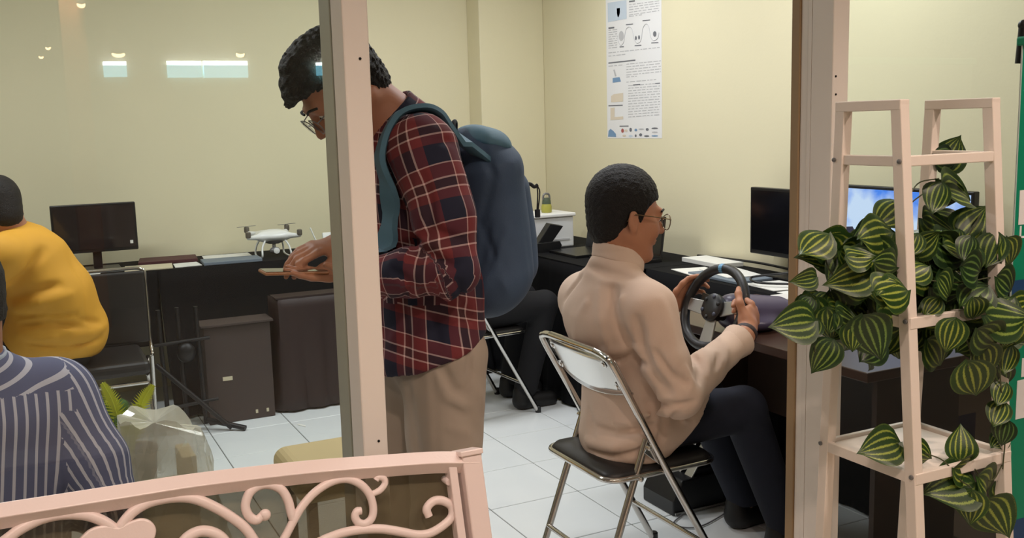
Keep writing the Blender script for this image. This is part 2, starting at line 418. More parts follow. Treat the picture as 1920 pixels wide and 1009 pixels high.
for i, (u0, u1, v0, v1) in enumerate(((193, 239, 115, 144), (313, 379, 114, 145), (381, 466, 114, 145), (594, 640, 117, 141))):
    y = -5.15; a = mirror_at(u0, v0, y); b = mirror_at(u1, v1, y)
    o = empty('light_box', ((a[0]+b[0])/2, y, b[2]), 'cool white light box reflected %s' % ('leftmost in the left pane', 'left of the long pair in the left pane', 'right of the long pair in the left pane', 'in front of the bowed head')[i], 'light box', 'light boxes across the hall')
    zt = a[2]-(a[2]-b[2])*0.26
    MB().box((a[0], y-0.05, zt+0.004), (b[0], y, a[2])).build('tube', M['sign_hot'], o, bevel=0.004)
    MB().box((a[0], y-0.05, b[2]), (b[0], y-0.004, zt)).build('face', M['sign_pale'], o, bevel=0.004)
for i, (u, v, wd) in enumerate(((222, 102, 0.10), (450, 102, 0.07), (152, 9, 0.06), (90, 90, 0.035), (77, 107, 0.03))):
    p = mirror_at(u, v, -4.9+0.3*i)
    o = empty('spot_lamp', tuple(p), 'small warm hall lamp, %s' % ('above the leftmost light box', 'above the long light boxes', 'at the top of the hall column', 'left of the hall column', 'lowest left of the hall column')[i], 'lamp', 'warm hall lamps')
    MB().lathe((p[0], p[1], p[2]), [(wd*0.4, 0.0), (wd*0.5, 0.02), (wd*0.5, 0.05), (wd*0.3, 0.07)], 14).build('shade', M['hallwall'], o)
    MB().ball((p[0], p[1], p[2]), (wd*0.5, wd*0.4, 0.026 if i < 2 else wd*0.4)).build('bulb', M['warmglow'], o, smooth=True)
    MB().box((p[0]-0.006, p[1]-0.006, p[2]+0.06), (p[0]+0.006, p[1]+0.006, ZC)).build('stem', M['hallwall'], o)
a = mirror_at(112, 30, -4.4); b = mirror_at(158, 30, -4.4)
struct('trim_5', MB().box((a[0], -4.7, 0), (b[0], -4.4, ZC)), mat('orange_hall_column', (222, 160, 110), 0.7))
spot('column_added_spot', ((a[0]+b[0])/2, -4.1, 2.72), ((a[0]+b[0])/2, -4.4, 2.0), 60, WARM, 1.6)  # added spot without a fitting, brightens the column so its reflection shows

# ------------------------------------------------------------------ scrollwork fence panel leaning on the left post
FM, FY = 0.25, 1.66
def fpl(u, v, off=0.0):
    D = ray(u, v); t = (FY+off+FM*(CAM[2]-0.8))/(D[1]-FM*D[2]); return CAM+D*t
FN = np.array((0, -1.0, FM)); FN /= np.linalg.norm(FN)
fb = fpl(880, 1009); fz = lambda x, z: np.array((x, FY+FM*(z-0.8), z))
fence = empty('scrollwork_fence', (0.2, FY-FM*0.8, 0), 'pale pink-white iron fence panel with curled scrolls before the glass', 'fence')
top = [fpl(*q) for q in ((893, 867), (860, 867), (800, 868), (690, 876), (590, 884), (480, 896), (360, 911), (245, 929), (120, 949), (0, 968), (-140, 992), (-300, 1024))]
MB().tube(bez(top, 5), 0.0212, 4, fn=FN, flat=1.0).build('top_rail', M['fence'], fence, bevel=0.002)
# end post with cap
px = 0.7255
MB().bar(fz(px, 0.0), fz(px, 0.838), 0.040, 0.04, up=FN).build('end_post', M['fence'], fence, bevel=0.003)
MB().bar(fz(px-0.001, 0.836), fz(px-0.001, 0.846), 0.047, 0.048, up=FN).build('post_cap', M['fence'], fence, bevel=0.002)
MB().bar(fz(px-0.0385, 0.0), fz(px-0.0385, 0.825), 0.0165, 0.026, up=FN).build('side_rail', M['fence'], fence, bevel=0.002)
MB().bar(fz(-0.6, 0.14), fz(px, 0.14), 0.036, 0.03, up=FN).build('bottom_rail', M['fence'], fence, bevel=0.002)
z5 = lambda L: [(440+x/3.266, 700+y/3.266) for x, y in L]
z7 = lambda L: [(x/3.84, 850+y/3.84) for x, y in L]
SCR = [
 (z7([(-140, 760), (60, 611), (150, 545), (300, 472), (450, 440), (600, 443), (720, 478), (820, 545), (850, 600), (850, 680)]), 6.5),
 (z7([(850, 680), (862, 560), (885, 505), (960, 420), (1080, 352), (1250, 318), (1400, 328), (1550, 390), (1680, 470), (1770, 545), (1835, 640), (1880, 740)]), 6.5),
 (z5([(170, 872), (130, 900), (85, 870), (66, 810), (90, 735), (145, 690), (215, 682), (285, 712), (325, 775), (345, 850), (358, 900)]), 6.0),
 (z5([(250, 1100), (310, 1000), (360, 905), (420, 806), (500, 722), (600, 662), (690, 648), (770, 680), (825, 742), (848, 820), (840, 885), (800, 922), (758, 915), (737, 880), (748, 848), (775, 842)]), 5.6),
 (z5([(838, 742), (890, 716), (920, 676), (912, 644), (880, 636), (864, 656)]), 4.6),
 (z5([(500, 1040), (570, 1010), (660, 978), (770, 958), (900, 954), (1020, 972), (1120, 990), (1200, 978), (1280, 930), (1330, 875), (1325, 812), (1270, 780), (1215, 785), (1176, 830), (1190, 878)]), 6.2),
 (z7([(1290, 680), (1340, 615), (1400, 575), (1470, 560), (1550, 580), (1610, 625), (1640, 690)]), 7.0),
]
for L, r in SCR:
    P = bez([fpl(*q) for q in L], 6); n = len(P); R = [r*0.00136*(1.0 if 3 < i < n-4 else 0.92) for i in range(n)]
    MB().tube(P, R, 10, fn=FN, flat=0.9).build('scroll', M['fence'], fence, smooth=True)
MB().ball(fpl(185/3.266+440, 868/3.266+700), (0.0105, 0.0085, 0.0105), 18, 12).build('scroll_knob', M['fence'], fence, smooth=True)
pal = z7([(560, 640), (600, 585), (645, 548), (705, 524), (770, 516), (850, 530), (930, 492), (1010, 468), (1072, 480), (1110, 515), (1122, 562), (1100, 625), (1030, 690), (930, 740), (850, 800), (760, 740), (620, 690)])
P = [fpl(*q)+FN*0.008 for q in bez([np.array(q) for q in pal], 3, True)]
MB().prism(P, -FN*0.016).build('palmette', M['fence'], fence, bevel=0.003)
# tinted sheet behind the scrolls, held by small standoffs
tp = [fpl(u, v, 0.022) for u, v in ((-300, 1030), (-140, 998), (0, 974), (245, 935), (480, 902), (690, 882), (800, 874), (852, 873))]
sheet = [fz(px-0.03, 0.15)+(0, 0.022, 0), fz(-0.55, 0.15)+(0, 0.022, 0)]
MB().prism([tuple(p) for p in tp]+[tuple(p) for p in sheet], (0, 0.004, 0)).build('tinted_sheet', M['acrylic'], fence)
p = fpl(840, 904); MB().lathe(p, [(0.0055, -0.004), (0.0062, 0.0), (0.0062, 0.02)], 14, (0, 1, 0)).build('standoff', M['fence'], fence, smooth=True)
MB().bar(fz(-0.6, 0.0), fz(-0.6, 0.88), 0.04, 0.04, up=FN).build('end_post', M['fence'], fence, bevel=0.003)

# ------------------------------------------------------------------ tables
def drape(name, m, line, z1, out, flare, amp, wl, parent, seed=0, nz=10, ns=None):
    """cloth hanging from a polyline (x, y, z) to the floor height z1, pushed out along 'out' with folds"""
    r = random.Random(seed); L = bez(line, 1) if len(line) < 3 else line; L = [np.array(p, float) for p in L]
    d = [0.0]
    for i in range(1, len(L)): d.append(d[-1]+np.linalg.norm(L[i]-L[i-1]))
    n = ns or max(24, int(d[-1]/0.02)); vs = []; fs = []; ph = r.uniform(0, 6)
    for i in range(n+1):
        s = d[-1]*i/n; k = max(j for j in range(len(d)) if d[j] <= s+1e-9); k = min(k, len(L)-2); t = (s-d[k])/(d[k+1]-d[k]); p = L[k]*(1-t)+L[k+1]*t
        o = np.array(out[k]) if isinstance(out, list) else np.array(out)
        for j in range(nz+1):
            g = j/nz; wv = amp*g*(math.sin(s/wl*6.28+ph+0.8*math.sin(s*5))+0.45*math.sin(s/wl*6.28*2.3+1.7*ph+g))
            vs.append(p+o*(flare*g**1.3+wv)+np.array((0, 0, (z1-p[2])*g)))
    for i in range(n):
        for j in range(nz): a = i*(nz+1)+j; fs.append((a, a+nz+1, a+nz+2, a+1))
    b = MB().add(vs, fs); o = b.build(name, m, parent, smooth=True); 
    sd = o.modifiers.new('thick', 'SOLIDIFY'); sd.thickness = 0.004; return o
ZT = 0.745
M['steel'] = mat('black_steel', (28, 28, 30), 0.45, 0.3)
M['tabletop'] = mat('black_laminate', (24, 24, 26), 0.5)
def table(name, lo, hi, label, front=None, flare=0.0, ins=0.05):
    o = empty(name, ((lo[0]+hi[0])/2, (lo[1]+hi[1])/2, 0), label, 'table')
    MB().box((lo[0], lo[1], ZT-0.028), (hi[0], hi[1], ZT)).build('tabletop', M['tabletop'], o, bevel=0.003)
    for x in (lo[0]+ins, hi[0]-ins):
        for y in (lo[1]+ins, hi[1]-ins): MB().bar((x, y, 0), (x, y, ZT-0.028), 0.035, 0.035, up=(0, 1, 0)).build('leg', M['steel'], o)
    return o
tb = table('long_table', (-2.2, 5.43, 0), (2.44, 5.91, 0), 'long table under black cloth along the back wall')
drape('table_cloth', M['skirt'], [(0.62, 5.42, ZT+0.003), (2.44, 5.42, ZT+0.003)], 0.012, (0, -1, 0), 0.26, 0.012, 0.19, tb, 1)
drape('table_cloth', M['skirt'], [(-2.2, 5.42, ZT+0.003), (0.62, 5.42, ZT+0.003)], 0.36, (0, -1, 0), 0.04, 0.010, 0.21, tb, 2)
tr = table('corner_table', (2.50, 3.96, 0), (3.12, 5.72, 0), 'black cloth table in the back right corner')
drape('table_cloth', M['skirt'], [(2.495, 5.40, ZT+0.003), (2.495, 3.955, ZT+0.003), (2.68, 3.955, ZT+0.003)], 0.012, [(-1, 0, 0), (0, -0.1, 0), (0, -0.1, 0)], 0.03, 0.010, 0.17, tr, 3)
MB().box((2.49, 3.95, ZT), (3.12, 5.72, ZT+0.004)).build('cloth_top', M['skirt'], tr)
MB().box((-2.2, 5.42, ZT), (2.44, 5.91, ZT+0.004)).build('cloth_top', M['skirt'], tb)
tc_ = table('side_table', (2.70, 1.99, 0), (3.12, 3.94, 0), 'black cloth table with papers and monitors along the right wall')
MB().box((2.69, 1.985, ZT), (3.12, 3.945, ZT+0.004)).build('cloth_top', M['skirt'], tc_)
drape('table_cloth', M['skirt'], [(2.692, 3.945, ZT+0.003), (2.692, 1.99, ZT+0.003)], 0.012, (-1, 0, 0), 0.012, 0.005, 0.16, tc_, 4)
# brown desk carrying the steering wheel
M['desk'] = mat('dark_brown_laminate', (66, 45, 36), 0.28, var=0.12, scale=12)
M['deskside'] = mat('dark_brown_panel', (58, 40, 30), 0.55, var=0.12, scale=12)
dk = empty('wooden_desk', (2.37, 2.55, 0), 'dark brown desk holding the steering wheel behind the plant stand', 'desk')
MB().box((2.075, 1.96, ZT-0.03), (2.67, 3.12, ZT)).build('desktop', M['desk'], dk, bevel=0.003)
MB().box((2.13, 1.975, 0), (2.66, 1.993, ZT-0.03)).build('end_panel', M['deskside'], dk)
MB().box((2.13, 3.09, 0), (2.66, 3.108, ZT-0.03)).build('end_panel', M['deskside'], dk)
MB().box((2.60, 1.993, 0.3), (2.615, 3.09, ZT-0.03)).build('modesty_panel', M['deskside'], dk)
MB().box((2.69, 1.955, 0), (3.12, 1.972, ZT-0.002)).build('board', M['deskside'], tc_)

# ------------------------------------------------------------------ folding chair (built at the origin, facing +x)
M['pad'] = mat('black_vinyl', (30, 28, 28), 0.45, var=0.1, scale=20)
M['sheetmetal'] = mat('brushed_chrome_sheet', (226, 226, 226), 0.2, 0.95, var=0.04, scale=4)
def folding_chair(name):
    o = empty(name, (0, 0, 0)); hw = 0.203; r = 0.0115
    for s in (-1, 1):
        MB().tube(bez([(-0.003, s*(hw-0.07), 0.805), (0.0, s*(hw-0.02), 0.797), (0.012, s*hw, 0.77), (0.10, s*hw, 0.61), (0.20, s*hw, 0.425), (0.43, s*(hw+0.008), 0.012)], 6), r, 10).build('front_leg', M['chrome'], o, smooth=True)
        MB().lathe((0.433, s*(hw+0.008), 0.0), [(0.015, 0), (0.015, 0.03), (0.012, 0.034)], 12).build('foot_cap', M['black'], o)
        MB().tube([(0.14, s*(hw-0.024), 0.53), (0.125, s*(hw-0.024), 0.49), (-0.05, s*(hw-0.02), 0.012)], r, 10).build('rear_leg', M['chrome'], o, smooth=True)
        MB().lathe((-0.05, s*(hw-0.02), 0.0), [(0.015, 0), (0.015, 0.03), (0.012, 0.034)], 12).build('foot_cap', M['black'], o)
        MB().bar((0.13, s*(hw-0.012), 0.505), (0.19, s*(hw-0.012), 0.455), 0.004, 0.026, up=(0, 0, 1)).build('hinge_plate', M['chrome'], o, bevel=0.001)
        for p in ((0.135, 0.51), (0.175, 0.465), (0.105, 0.42)):
            MB().lathe((p[0], s*(hw-0.012), p[1]), [(0.008, 0), (0.008, 0.014), (0.004, 0.017)], 10, (0, s, 0)).build('rivet', M['chrome'], o, smooth=True)
    MB().tube([(-0.003, -(hw-0.07), 0.805), (-0.003, (hw-0.07), 0.805)], r, 10).build('top_tube', M['chrome'], o, smooth=True)
    # curved back panel
    vs = []; fs = []; nu, nv = 16, 6
    for i in range(nu+1):
        y = -hw+2*hw*i/nu; q = (y/hw)**2
        for j in range(nv+1):
            g = j/nv; zb = 0.655+0.028*q; z = 0.80-0.012*q-(0.80-0.012*q-zb)*g
            vs.append((0.014+0.54*(0.80-z)-0.030*(1-q), y, z))
    for i in range(nu):
        for j in range(nv): a = i*(nv+1)+j; fs.append((a, a+nv+1, a+nv+2, a+1))
    b = MB().add(vs, fs).build('backrest', M['sheetmetal'], o, smooth=True); sd = b.modifiers.new('t', 'SOLIDIFY'); sd.thickness = 0.004
    edge = [vs[i*(nv+1)+nv] for i in range(nu+1)]
    MB().tube(edge, 0.0045, 8).build('back_rim', M['chrome'], o, smooth=True)
    for y in (-hw+0.052, hw-0.052):
        for z in (0.768, 0.700):
            c = (0.014+0.54*(0.80-z)-0.030*(1-(y/hw)**2)-0.004, y+(0.014 if y < 0 and z < 0.72 else (-0.014 if z < 0.72 else 0))*-1, z)
            MB().lathe(c, [(0.013, 0), (0.013, 0.002), (0.007, 0.003), (0.006, 0.006)], 14, (-0.9, 0, -0.43)).build('bolt', M['chrome'], o, smooth=True)
    # seat pad and rim
    def ring(x0, x1, h, rr, z):
        P = []
        for cx, cy, a0 in ((x1-rr, h-rr, 0), (x0+rr, h-rr, 90), (x0+rr, -h+rr, 180), (x1-rr, -h+rr, 270)):
            for k in range(7): a = math.radians(a0+15*k); P.append((cx+rr*math.cos(a), cy+rr*math.sin(a), z))
        return P
    P = ring(0.0, 0.395, hw-0.012, 0.05, 0.425); MB().tube(P, 0.009, 8, closed=True).build('seat_rim', M['chrome'], o, smooth=True)
    rs = [ring(0.004, 0.391, hw-0.016, 0.047, 0.418), ring(0.002, 0.393, hw-0.014, 0.05, 0.432), ring(0.012, 0.383, hw-0.024, 0.045, 0.445), ring(0.06, 0.335, hw-0.07, 0.03, 0.450)]
    n = len(P); vs = sum(rs, []); fs = [tuple(range(n-1, -1, -1))]+[(k*n+i, k*n+(i+1) % n, (k+1)*n+(i+1) % n, (k+1)*n+i) for k in range(3) for i in range(n)]+[tuple(3*n+i for i in range(n))]
    MB().add(vs, fs).build('seat', M['pad'], o, smooth=True)
    MB().tube([(0.345, -hw, 0.165), (0.345, hw, 0.165)], 0.008, 8).build('crossbar', M['chrome'], o, smooth=True)
    MB().tube([(0.0, -hw+0.02, 0.16), (0.0, hw-0.02, 0.16)], 0.008, 8).build('crossbar', M['chrome'], o, smooth=True)
    return o
fc = folding_chair('folding_chair'); fc.location = (1.452, 2.52, 0)
tag(fc, 'chrome folding chair with black seat under the man at the steering wheel', 'chair', 'chrome folding chairs')
f2 = copy_tree(fc); f2.location = (1.83, 4.50, 0); f2.rotation_euler = (0, 0, math.radians(4))
tag(f2, 'chrome folding chair half hidden behind the backpack, under a seated dark figure', 'chair', 'chrome folding chairs')
f3 = copy_tree(fc); f3.location = (-0.05, 2.42, 0); f3.rotation_euler = (0, 0, math.radians(150))
tag(f3, 'chrome folding chair under the person in the striped shirt', 'chair', 'chrome folding chairs')

# stacking chair under the man in yellow
pc = empty('padded_chair', (0.29, 4.6, 0), 'black padded chair with chrome frame under the man in yellow', 'chair')
MB().box((0.10, 4.80, 0.50), (0.49, 4.825, 0.835)).build('backrest', M['pad'], pc, bevel=0.011, seg=3)
for s, x in ((-1, 0.095), (1, 0.495)):
    MB().tube(bez([(0.295+s*0.16, 4.835, 0.846), (0.295+s*0.185, 4.832, 0.838), (x, 4.83, 0.80), (x, 4.825, 0.52), (x, 4.80, 0.45), (x, 4.80, 0.40), (x, 4.87, 0.012)], 5), 0.0085, 8).build('back_leg', M['chrome'], pc, smooth=True)
    MB().tube(bez([(x-s*0.02, 4.80, 0.43), (x-(0.06 if s > 0 else 0), 4.45, 0.43), (x-(0.06 if s > 0 else 0), 4.42, 0.40), (x-(0.05 if s > 0 else 0), 4.38, 0.012)], 5), 0.0085, 8).build('front_leg', M['chrome'], pc, smooth=True)
MB().tube([(0.135, 4.835, 0.846), (0.455, 4.835, 0.846)], 0.0085, 8).build('top_tube', M['chrome'], pc, smooth=True)
MB().box((0.07, 4.40, 0.435), (0.445, 4.82, 0.495)).build('seat', M['pad'], pc, bevel=0.022, seg=3)
MB().tube([(0.095, 4.42, 0.40), (0.435, 4.42, 0.40)], 0.0085, 8).build('crossbar', M['chrome'], pc, smooth=True)

# ------------------------------------------------------------------ monitors
M['screen_off'] = mat('dark_screen', (14, 14, 16), 0.12)
M['bezel'] = mat('black_bezel', (20, 20, 22), 0.35)
def sky_screen():
    m = bpy.data.materials.new('blue_sky_screen'); m.use_nodes = True; nt = m.node_tree; b = nt.nodes['Principled BSDF']
    tc = nt.nodes.new('ShaderNodeTexCoord'); n = nt.nodes.new('ShaderNodeTexNoise'); n.inputs['Scale'].default_value = 7; n.inputs['Detail'].default_value = 5
    nt.links.new(tc.outputs['Object'], n.inputs['Vector']); sp = nt.nodes.new('ShaderNodeSeparateXYZ'); nt.links.new(tc.outputs['Object'], sp.inputs[0])
    cr = nt.nodes.new('ShaderNodeValToRGB'); cr.color_ramp.elements[0].position = 0.40; cr.color_ramp.elements[0].color = (*s2l((74, 138, 246)), 1)
    cr.color_ramp.elements[1].position = 0.66; cr.color_ramp.elements[1].color = (*s2l((205, 226, 255)), 1)
    md = nt.nodes.new('ShaderNodeMath'); md.operation = 'MULTIPLY_ADD'; md.inputs[1].default_value = -1.1; md.inputs[2].default_value = 0.20   # picture: paler sky toward its horizon
    nt.links.new(sp.outputs['Z'], md.inputs[0]); ad = nt.nodes.new('ShaderNodeMath'); ad.operation = 'ADD'; nt.links.new(n.outputs['Fac'], ad.inputs[0]); nt.links.new(md.outputs[0], ad.inputs[1])
    nt.links.new(ad.outputs[0], cr.inputs[0]); b.inputs['Base Color'].default_value = (0.01, 0.01, 0.01, 1)
    nt.links.new(cr.outputs[0], b.inputs['Emission Color']); b.inputs['Emission Strength'].default_value = 0.95; b.inputs['Roughness'].default_value = 0.2
    return m
def monitor_x(name, x, y0, y1, z0, z1, scr, label, pic=False):
    yc = (y0+y1)/2; o = empty(name, (x+0.05, yc, ZT), label, 'monitor')
    MB().box((x, y0, z0), (x+0.03, y1, z1)).build('body', M['bezel'], o, bevel=0.004)
    MB().box((x-0.002, y0+0.012, z0+0.02), (x+0.002, y1-0.012, z1-0.013)).build('screen', scr, o, loc=(x, yc, (z0+z1)/2))
    MB().box((x+0.03, yc-0.03, ZT+0.015), (x+0.05, yc+0.03, (z0+z1)/2)).build('stand_neck', M['bezel'], o, bevel=0.003)
    MB().box((x-0.045, yc-0.11, ZT+0.004), (x+0.085, yc+0.11, ZT+0.017)).build('stand_base', M['bezel'], o, bevel=0.004)
    return o
m1 = monitor_x('monitor', 3.0, 3.06, 3.557, 0.842, 1.146, M['screen_off'], 'black switched-off monitor left of the right post')
m2 = monitor_x('monitor', 3.0, 2.372, 2.995, 0.80, 1.181, sky_screen(), 'lit monitor showing blue sky behind the leafy plant')
M['terrain'] = mat('screen_mountain', (20, 22, 30), 0.4, emit=(74, 84, 120), estr=0.5); M['boat'] = mat('screen_ship', (20, 20, 24), 0.4, emit=(64, 62, 92), estr=0.45)
sc = [c for c in m2.children if c.name.startswith('screen')][0]
MB().prism([(2.9975, 2.95, 0.93), (2.9975, 2.90, 0.965), (2.9975, 2.84, 0.95), (2.9975, 2.74, 0.948), (2.9975, 2.5, 0.955), (2.9975, 2.40, 0.94), (2.9975, 2.40, 0.86), (2.9975, 2.95, 0.86)], (-0.0006, 0, 0)).build('picture_ridge', M['terrain'], sc)
MB().prism([(2.997, 2.975, 0.93), (2.997, 2.975, 1.01), (2.997, 2.93, 1.015), (2.997, 2.91, 0.99), (2.997, 2.905, 0.93)], (-0.0006, 0, 0)).build('picture_tower', M['boat'], sc)
# monitor on the back table, facing the camera
a = at(92, 383, 1, 5.62); b = at(253, 378, 1, 5.62); c = at(262, 467, 1, 5.62)
m3 = empty('monitor', ((a[0]+c[0])/2-0.02, 5.65, ZT), 'dark glossy monitor on the back table beside the man in yellow', 'monitor')
MB().box((a[0], 5.62, c[2]), (c[0]-0.005, 5.65, b[2])).build('body', M['bezel'], m3, bevel=0.005)
M['screen_gloss'] = mat('glossy_dark_screen', (42, 36, 36), 0.06)
MB().box((a[0]+0.012, 5.617, c[2]+0.018), (c[0]-0.017, 5.622, b[2]-0.012)).build('screen', M['screen_gloss'], m3)
nx = at(182, 470, 1, 5.65)[0]
MB().box((nx-0.022, 5.645, ZT+0.01), (nx+0.022, 5.67, c[2]+0.1)).build('stand_neck', M['bezel'], m3, bevel=0.003)
MB().box((nx-0.11, 5.56, ZT+0.004), (nx+0.11, 5.74, ZT+0.016)).build('stand_base', M['bezel'], m3, bevel=0.004)
MB().box((c[0]-0.045, 5.6155, c[2]+0.035), (c[0]-0.03, 5.6175, c[2]+0.052)).build('sticker', M['paper'], m3)

# ------------------------------------------------------------------ steering wheel and pedals
M['rim'] = mat('black_leather_rim', (26, 26, 28), 0.42, bump=0.15, bscale=400)
M['silver'] = mat('silver_spoke', (176, 176, 172), 0.35, 0.8)
M['motor'] = mat('violet_grey_housing', (78, 72, 98), 0.32)
WC = np.array((2.05, 2.61, 0.832)); wn = np.array((-0.925, -0.04, 0.378)); wn /= np.linalg.norm(wn)
we1 = np.cross((0, 0, 1), wn); we1 /= np.linalg.norm(we1); we2 = np.cross(wn, we1)      # we1 points right of the driver (-y side), we2 up
WT = 0.10
we1, we2 = we1*math.cos(WT)+we2*math.sin(WT), we2*math.cos(WT)-we1*math.sin(WT)
if we1[1] > 0: we1 = -we1
def wp(a, b, c=0.0): return WC+we1*a+we2*b+wn*c
sw = empty('steering_wheel', tuple(WC-np.array((0, 0, 0.09))), 'black racing game steering wheel clamped on the brown desk', 'steering wheel')
MB().tube([wp(0.138*math.cos(t), 0.138*math.sin(t)*(1.0 if math.sin(t) > -0.78 else 0.97)) for t in np.linspace(0, 2*math.pi, 49)[:-1]], 0.0165, 12, closed=True).build('rim', M['rim'], sw, smooth=True)
MB().tube([wp(0.138*math.cos(t), 0.138*math.sin(t)) for t in np.linspace(1.51, 1.63, 4)], 0.0169, 12).build('top_mark', mat('blue_mark', (90, 150, 190), 0.4), sw, smooth=True)
for s in (-1, 1):
    MB().prism([wp(s*0.03, 0.022, -0.006), wp(s*0.125, 0.03, -0.002), wp(s*0.128, -0.012, -0.002), wp(s*0.03, -0.03, -0.006)], wn*0.008).build('spoke', M['silver'], sw, bevel=0.002)
MB().prism([wp(-0.022, -0.03, -0.006), wp(0.022, -0.03, -0.006), wp(0.03, -0.13, -0.002), wp(-0.03, -0.13, -0.002)], wn*0.008).build('spoke', M['silver'], sw, bevel=0.002)
MB().lathe(WC, [(0.042, -0.02), (0.048, 0.0), (0.048, 0.012), (0.040, 0.018), (0.012, 0.02)], 28, wn).build('hub', M['black'], sw, smooth=True)
for i in range(6):
    a = i*1.047+0.3; MB().lathe(wp(0.036*math.cos(a), 0.036*math.sin(a), 0.016), [(0.007, 0), (0.007, 0.004), (0.005, 0.006)], 12, wn).build('button', (M['steel'], mat('slate_button', (60, 66, 84), 0.4))[i % 2], sw, smooth=True)
MB().lathe(WC, [(0.03, -0.075), (0.034, -0.02), (0.034, 0.0)], 20, wn).build('shaft', M['black'], sw, smooth=True)
for s in (-1, 1): MB().prism([wp(s*0.06, 0.05, -0.03), wp(s*0.11, 0.06, -0.035), wp(s*0.105, -0.01, -0.035), wp(s*0.06, -0.01, -0.03)], wn*0.003).build('paddle', M['silver'], sw, bevel=0.001)
F = Field((2.05, 2.42, 0.735), (2.42, 2.80, 0.95), 0.006)
F.cap((2.14, 2.61, 0.81), (2.30, 2.585, 0.80), 0.062, 0.050, 0.02, wide=((0, 1, 0), 1.3)); F.ell((2.2, 2.60, 0.775), (0.10, 0.10, 0.035), None, 0.02); F.plane((2.1, 2.6, ZT+0.001), (0, 0, 1), 0.004)
F.build('motor_housing', M['motor'], sw)
MB().box((2.06, 2.54, ZT-0.075), (2.13, 2.68, ZT-0.031)).build('clamp', M['black'], sw, bevel=0.006)
pb = empty('pedal_set', (2.32, 2.93, 0), 'black pedal box on the floor below the steering wheel', 'pedals')
MB().prism([(2.07, 2.87, 0.0), (2.07, 2.87, 0.055), (2.11, 2.87, 0.13), (2.50, 2.87, 0.15), (2.52, 2.87, 0.0)], (0, 0.2, 0)).build('base', M['black'], pb, bevel=0.006)
MB().box((2.075, 2.862, 0.006), (2.51, 2.868, 0.013)).build('edge_strip', M['silver'], pb)
for y in (2.90, 2.97, 3.03): MB().bar((2.16, y, 0.13), (2.24, y, 0.24), 0.045, 0.006, up=(1, 0, 0)).build('pedal', M['silver'], pb, bevel=0.002)

# ------------------------------------------------------------------ people
V = lambda *a: np.array(a, float)
M['skin'] = mat('tan_skin', (176, 124, 96), 0.5, var=0.08, scale=25, spec=0.35)
M['skin2'] = mat('brown_skin', (174, 120, 94), 0.5, var=0.08, scale=25, spec=0.35)
M['hair'] = mat('black_hair', (24, 21, 20), 0.6, var=0.3, scale=90, bump=1.0, bscale=260, spec=0.3)
M['lens'] = glass_mat('eyeglass_lens', (0.95, 0.95, 0.95))
M['eye'] = mat('eye_white', (220, 214, 206), 0.25); M['iris'] = mat('dark_iris', (25, 18, 15), 0.2)
M['beige_shirt'] = mat('pinkish_beige_cotton', (206, 182, 164), 0.85, var=0.03, scale=30, bump=0.1, bscale=500)
M['jeans'] = mat('dark_blue_denim', (22, 27, 42), 0.9, var=0.2, scale=40)
M['khaki'] = mat('khaki_cotton', (164, 150, 136), 0.88, var=0.04, scale=30)
M['yellow'] = mat('yellow_jersey', (214, 156, 46), 0.75, var=0.03, scale=20)
M['dark_cloth'] = mat('dark_trousers', (22, 22, 26), 0.9); M['navy_cloth'] = mat('navy_sleeve', (30, 34, 58), 0.9)
M['shoe'] = mat('black_shoe', (20, 19, 19), 0.5); M['collar_blue'] = mat('pale_blue_collar', (178, 190, 208), 0.85)

def ramp_cloth(name, stops, axes, period, rough=0.85):
    m = bpy.data.materials.new(name); m.use_nodes = True; nt = m.node_tree; b = nt.nodes['Principled BSDF']; b.inputs['Roughness'].default_value = rough
    uv = nt.nodes.new('ShaderNodeUVMap'); uv.uv_map = 'cloth'; sp = nt.nodes.new('ShaderNodeSeparateXYZ'); nt.links.new(uv.outputs[0], sp.inputs[0]); cols = []
    for a, st in zip(axes, stops):
        d = nt.nodes.new('ShaderNodeMath'); d.operation = 'DIVIDE'; d.inputs[1].default_value = period; nt.links.new(sp.outputs[a], d.inputs[0])
        fr = nt.nodes.new('ShaderNodeMath'); fr.operation = 'FRACT'; nt.links.new(d.outputs[0], fr.inputs[0])
        cr = nt.nodes.new('ShaderNodeValToRGB'); cr.color_ramp.interpolation = 'CONSTANT'; e = cr.color_ramp.elements
        while len(e) < len(st): e.new(0.99)
        for el, (p, c) in zip(e, st): el.position = p
        for el, (p, c) in zip(e, st): el.color = (*s2l(c), 1)
        nt.links.new(fr.outputs[0], cr.inputs[0]); cols.append(cr.outputs[0])
    out = cols[0]
    if len(cols) == 2:
        mx = nt.nodes.new('ShaderNodeMix'); mx.data_type = 'RGBA'; mx.inputs[0].default_value = 0.5
        nt.links.new(cols[0], mx.inputs[6]); nt.links.new(cols[1], mx.inputs[7]); out = mx.outputs[2]
    nt.links.new(out, b.inputs['Base Color']); return m
R_, N_, L_, D_ = (112, 40, 44), (18, 22, 46), (214, 184, 180), (62, 24, 30)
PL = [(0.0, R_), (0.12, L_), (0.15, D_), (0.30, L_), (0.33, R_), (0.56, L_), (0.585, N_), (0.95, R_)]
M['plaid'] = ramp_cloth('maroon_navy_plaid', (PL, PL), ('X', 'Y'), 0.125)
M['stripe'] = ramp_cloth('blue_grey_stripes', ([(0.0, (92, 97, 130)), (0.72, (190, 190, 205))],), ('X',), 0.0235)

